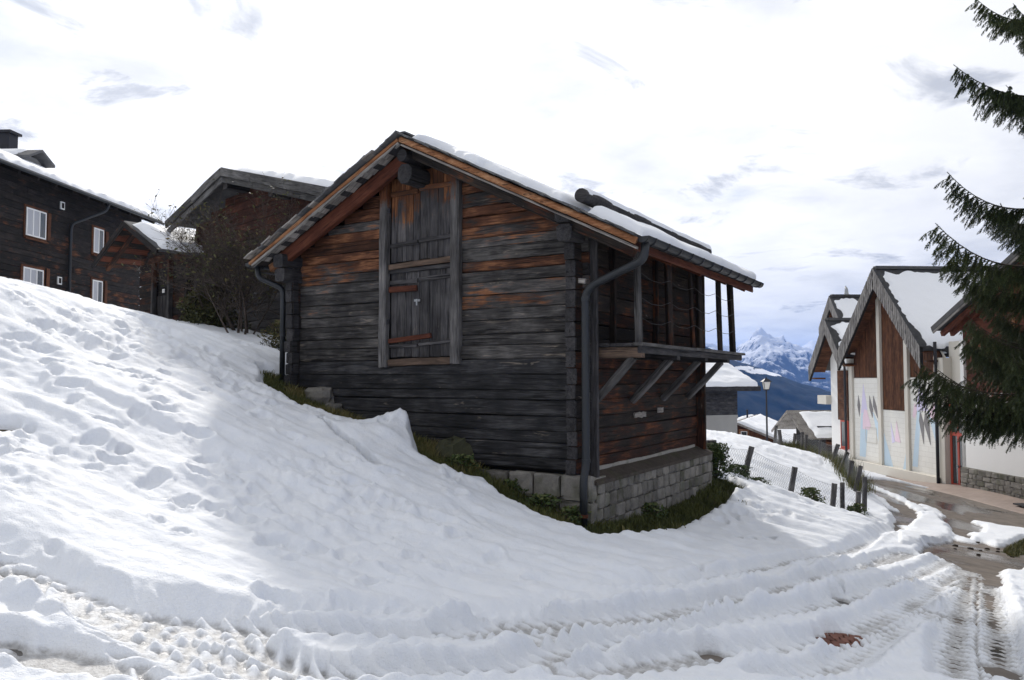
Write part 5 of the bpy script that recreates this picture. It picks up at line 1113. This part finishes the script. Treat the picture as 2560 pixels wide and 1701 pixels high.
# dry grass under the lane fence and tufts poking through the snow
tr, ti = [], []
for k in range(2600):
    i = r.randint(0, 6); A_ = [(2139, 1225, 20.5), (2122, 1206, 21.5), (2104, 1172, 23.5), (2082, 1155, 25), (2049, 1147, 27), (2015, 1132, 28), (1983, 1123, 29), (1953, 1120, 29)]
    p, q_ = at(*A_[i]), at(*A_[i + 1]); t = r.random(); x, y = p[0] + (q_[0] - p[0]) * t + r.gauss(.15, .16), p[1] + (q_[1] - p[1]) * t + r.gauss(0, .16)
    a_, b_ = blades([(x, y, min(p[2], q_[2]) + abs(p[2] - q_[2]) * (1 - t if p[2] > q_[2] else t) - .08, 1.0, r.uniform(.4, 1))], .34, r, .35); tr += a_; ti += b_
for (x0, y0) in hits([(1460, 1262), (1705, 1178), (1560, 1236), (1520, 1245), (620, 880), (640, 888), (655, 905), (1440, 1247)], D):
    for k in range(12): a_, b_ = blades([(x0 + r.gauss(0, .05), y0 + r.gauss(0, .05), G1(x0, y0) + .13, 1, r.uniform(.3, 1))], .05, r, .9); tr += a_; ti += b_
tag(tri_mesh('dry_grass', tr, ti, MAT['grass']), 'dry yellow grass along the lane fence and in tufts through the snow', 'grass', kind='stuff')

def leaf_quad(c, size, r, tint=None):
    u = Vector((r.gauss(0, 1), r.gauss(0, 1), r.gauss(0, .6))).normalized(); v = u.cross(Vector((r.gauss(0, 1), r.gauss(0, 1), r.gauss(0, 1)))).normalized(); c = Vector(c)
    return (c - u * size, c - v * size * .42 + u * size * .1, c + u * size, c + v * size * .42 + u * size * .1)
def leafy_clump(name, label, base, rx, ry, h, n, size, seed, mat, cat='plant', stems=8, group=None):
    r = random.Random(seed); o = thing(name, label, cat, base, 0, group); L = []; T = []; mb_ = MB()
    for k in range(stems):
        a = r.uniform(0, 6.28); e = (rx * math.cos(a) * r.uniform(.3, .9), ry * math.sin(a) * r.uniform(.3, .9), h * r.uniform(.6, 1)); mb_.tube([(0, 0, -.05), (e[0] * .45, e[1] * .45, e[2] * .6), e], [.012, .008, .003], 5, False)
    mb_.build('stem', MAT['bark'], o)
    for k in range(n):
        a, t, z = r.uniform(0, 6.28), math.sqrt(r.random()), r.random() ** .8
        wob_ = .75 + .35 * math.sin(3 * a + seed) * math.sin(7 * z + seed); rr_ = t * wob_ * (1 - .55 * z ** 2)
        L.append(leaf_quad((rx * rr_ * math.cos(a), ry * rr_ * math.sin(a), h * z), size * r.uniform(.6, 1.3), r)); T.append(min(1, max(0, .25 + .4 * z + r.uniform(-.3, .35))))
    tri_mesh('foliage', L, T, mat, o); return o
x, y = hit(D(465, 768)); leafy_clump('evergreen_bush', 'low dark green bush in front of the log barn under the bare shrub', (x, y + .4, G1(x, y) - .02), .85, .6, 1.0, 5200, .045, 3, MAT['leaf'], 'bush', 26)
x, y = -4.1, 14.6; leafy_clump('bramble', 'brown tangled undergrowth at the foot of the log barn near the left downpipe', (x, y, G1(x, y) - .02), .9, .5, .75, 2600, .035, 6, MAT['leaf'], 'bush', 40)
for i, (uv, d, rx, h, n, s, lab) in enumerate([((1650, 1100), 14.0, .42, .62, 3200, .026, 'dense dark weeds round the thick fence post at the barn corner'), ((1700, 1112), 14.9, .4, .35, 1300, .026, 'leafy weeds between the first two fence posts'), ((1745, 1120), 15.4, .35, .18, 500, .025, 'low sprawling weeds in snow after the second fence post'), ((1868, 1168), 17.0, .38, .42, 800, .036, 'yellow-green young shrub standing in the snow by the netting'), ((1960, 1185), 17.6, .16, .2, 220, .03, 'small green tuft beside the twin fence posts'), ((1978, 1190), 17.9, .3, .3, 500, .03, 'weeds at the foot of the corner fence posts')]):
    p = at(*D(*uv), d); leafy_clump('leafy_weed', lab, (p[0], p[1], p[2] - .02), rx, rx * .8, h, n, s, 20 + i, MAT['weed'], 'plant', 9)
for i, (uv, n, lab) in enumerate([((1190, 1140), 420, 'broad-leaved weeds along the footing under the gable wall'), ((1250, 1180), 380, 'broad-leaved weeds below the big footing blocks'), ((1060, 1085), 300, 'grassy weeds under the mossy boulder'), ((1320, 1208), 260, 'weeds just left of the near downpipe foot'), ((1500, 1195), 380, 'clover patch in the grass in front of the side footing')]):
    x, y = hit(D(*uv)); leafy_clump('leafy_weed', lab, (x, y, G1(x, y)), .32, .22, .20, n, .032, 40 + i, MAT['weed'], 'plant', 6)

# bare shrub with thin trunks
x, y = hit(D(545, 790)); sx, sy = x, y + .25
shb = thing('shrub', 'tall nearly leafless shrub with pale stems against the log barn', 'shrub', (sx, sy, G1(sx, sy) - .05))
r = random.Random(21); tw = MB(); LV, LT = [], []
trunks = []
def grow(p, d_, L, rad, lvl, mb_):
    pts = [p]; n = 5; dd = d_.copy(); rads = [rad]
    for i in range(n):
        dd = (dd + Vector((r.gauss(0, .13), r.gauss(0, .13), r.gauss(.03, .09)))).normalized(); pts.append(pts[-1] + dd * L / n); rads.append(max(.0022, rad * (1 - .75 * (i + 1) / n)))
    mb_.tube(pts, rads, 6 if lvl == 0 else 4 if lvl == 1 else 3, False)
    if lvl < 3:
        k = (10, 9, 8)[lvl]
        for i in range(k):
            j = r.randint(2 if lvl == 0 else 1, n); b_ = Vector((r.gauss(0, 1), r.gauss(0, .8), r.gauss(.25, .6))).normalized(); nd_ = (dd * .75 + b_ * .75).normalized()
            grow(pts[j], nd_, L * r.uniform(.42, .68), rads[j] * .6 + .0012, lvl + 1, tw)
    if lvl >= 2 and pts[-1].z > .9:
        for _ in range(r.choice((0, 0, 0, 1, 1))):
            c = pts[-1] + Vector((r.gauss(0, .03), r.gauss(0, .03), -.02)); LV.append(leaf_quad(c, r.uniform(.025, .05), r)); LT.append(r.random())
for i, (dx, dz, L, rad) in enumerate([(-.42, 1, 1.75, .045), (-.12, 1, 1.7, .032), (.12, 1, 1.75, .036), (.22, 1, 1.5, .028), (-.05, 1, 1.35, .024), (.34, 1, 1.45, .022), (-.65, 1, 1.3, .022)]):
    mb_ = MB(); grow(Vector((dx * .25 + r.gauss(0, .05), r.gauss(0, .12), 0)), Vector((dx, r.gauss(0, .15), dz)).normalized(), L, rad, 0, mb_); mb_.build('trunk', MAT['bark'], shb, True)
tw.build('twigs', MAT['twig'], shb); tri_mesh('leaves', LV, LT, MAT['leaf'], shb)

# spruce at the right edge
TX, TY = 10.1, 13.6; TG = G1(TX, TY)
spr = thing('spruce_tree', 'big dark spruce reaching into the picture from the right edge', 'tree', (TX, TY, TG - .1))
MB().tube([(0, 0, 0), (.05, 0, 5), (0, .05, 11), (0, 0, 19.5)], [.30, .24, .15, .02], 14).build('trunk', MAT['spruce_bark'], spr, True)
def needle_fuzz(axis_pts, tr, ti, r, ln=.034, dens=62, tb=0.0):
    for p, q_ in zip(axis_pts[:-1], axis_pts[1:]):
        d_ = q_ - p; L = d_.length
        if L < 1e-4: continue
        d_ /= L; a = d_.cross(Vector((.3, .2, .93))).normalized(); b_ = d_.cross(a); n = max(2, int(L * dens))
        for k in range(n):
            c = p + d_ * (L * (k + r.random()) / n); base = r.uniform(0, 6.28)
            for j in range(3):
                w = base + j * 2.09 + r.uniform(-.4, .4); o_ = a * math.cos(w) + b_ * math.sin(w); t_ = c + (o_ * .8 + d_ * .75) * ln * r.uniform(.7, 1.2); s_ = o_.cross(d_) * .0075
                tr.append((c - s_, c + s_, t_)); ti.append(min(1, max(0, .35 + tb + r.uniform(-.25, .25))))
def spruce_branch(seed, dense=1.0):
    r = random.Random(seed); tr, ti = [], []; mb_ = MB(); L = 1.0 * 3.0
    def ax_(t): return Vector((L * t, .06 * L * math.sin(2.2 * t + seed), L * (-.56 * t + .70 * t ** 2.4)))
    P = [ax_(i / 14) for i in range(15)]; mb_.tube(P, [.028 * (1 - .9 * i / 14) + .002 for i in range(15)], 5, False)
    needle_fuzz(P[6:], tr, ti, r)
    n = int(88 * dense)
    for i in range(n):
        t = .10 + .88 * (i + r.random()) / n; p = ax_(t); sd = 1 if i % 2 else -1
        l = L * (.10 + .26 * (1 - t) ** .7 * min(1, t * 3.2)) * r.uniform(.75, 1.2); f = Vector((r.uniform(.45, 1.0), sd * r.uniform(.25, 1.0), r.uniform(-.55, .2))).normalized(); pts = [p]
        for k in range(5): f = (f + Vector((.02, 0, -.14 - .16 * r.random()))).normalized(); pts.append(pts[-1] + f * l / 5)
        mb_.tube(pts, [.007, .006, .005, .004, .003, .002], 3, False); needle_fuzz(pts, tr, ti, r, tb=.12 * t)
        for k in range(1, 5):
            for s2 in (-1, 1):
                for _ in range(2 if r.random() < .6 else 1):
                    f2 = (f * .7 + Vector((r.uniform(-.2, .3), s2 * r.uniform(.15, .7), -.6 + r.uniform(-.5, .6)))).normalized(); l2 = l * r.uniform(.22, .5) * (1.15 - k * .15); q1 = pts[k] + f2 * l2 * .5; q2 = q1 + (f2 + Vector((.05, 0, -.25))).normalized() * l2 * .5
                    needle_fuzz([pts[k], q1, q2], tr, ti, r, tb=.22 if r.random() < .3 else 0)
    me = mesh('branch', mb_.v, mb_.f); nb = len(me.polygons)
    V = np.array([v for t_ in tr for v in t_], np.float32); k0 = len(mb_.v)
    allv = np.concatenate([np.array(mb_.v, np.float32), V]); me2 = bpy.data.meshes.new('branch')
    faces_l = np.concatenate([np.array([i for f in mb_.f for i in f], np.int32), np.arange(len(V), dtype=np.int32) + k0]); cnt = np.concatenate([np.array([len(f) for f in mb_.f], np.int32), np.full(len(tr), 3, np.int32)])
    me2.vertices.add(len(allv)); me2.vertices.foreach_set('co', allv.ravel()); me2.loops.add(len(faces_l)); me2.loops.foreach_set('vertex_index', faces_l)
    me2.polygons.add(len(cnt)); me2.polygons.foreach_set('loop_start', np.concatenate([[0], np.cumsum(cnt)[:-1]]).astype(np.int32)); mi = np.concatenate([np.zeros(nb, np.int32), np.ones(len(tr), np.int32)])
    me2.materials.append(MAT['spruce_bark']); me2.materials.append(MAT['needle']); me2.polygons.foreach_set('material_index', mi); me2.update(calc_edges=True)
    a1 = me2.attributes.new('tint', 'FLOAT', 'POINT'); a1.data.foreach_set('value', np.concatenate([np.zeros(k0, np.float32), np.repeat(np.array(ti, np.float32), 3)])); bpy.data.meshes.remove(me); return me2
BR = [spruce_branch(100 + i) for i in range(5)]
r = random.Random(31); z = 3.3; k = 0
while z < 18.5:
    n = 6 if z < 6 else 5
    for i in range(n):
        a = (k * 2.4 + i * 6.283 / n + r.uniform(-.25, .25)) % 6.283; s = max(.12, 1.04 - (z / 19.5) ** 1.1 * .99) * r.uniform(.82, 1.12)
        if z > 4.75 and abs(a - math.pi) < 1.15: continue          # this side carries the separate long boughs below
        if z > 3.85 and abs(a - math.pi) < 1.15: s *= .76
        o = link('branch', BR[r.randint(0, 4)], spr, None, (.0, 0, z + r.uniform(-.12, .12)), (r.uniform(-.2, .2), r.uniform(-.06, .16), a)); o.scale = (s, s, s)
    z += .27 if z < 5 else .5; k += 1
for i, (zw, L_, da) in enumerate([(3.45, 2.35, -10), (3.75, 2.05, 28), (4.05, 2.75, 4), (4.95, 2.3, -5), (4.75, 1.6, 30), (6.4, 1.7, 12), (6.9, 2.25, -2), (7.9, 1.6, 20), (8.25, 1.75, -4), (9.0, 1.7, 25), (9.4, 1.6, -20), (10.3, 1.5, 5), (11.2, 1.4, -15), (12.2, 1.2, 20)]):
    o = link('branch', BR[i % 5], spr, None, (0, 0, zw - (TG - .1)), (r.uniform(-.15, .15), r.uniform(-.03, .05), math.pi + R(da))); o.scale = (L_ / 3,) * 3
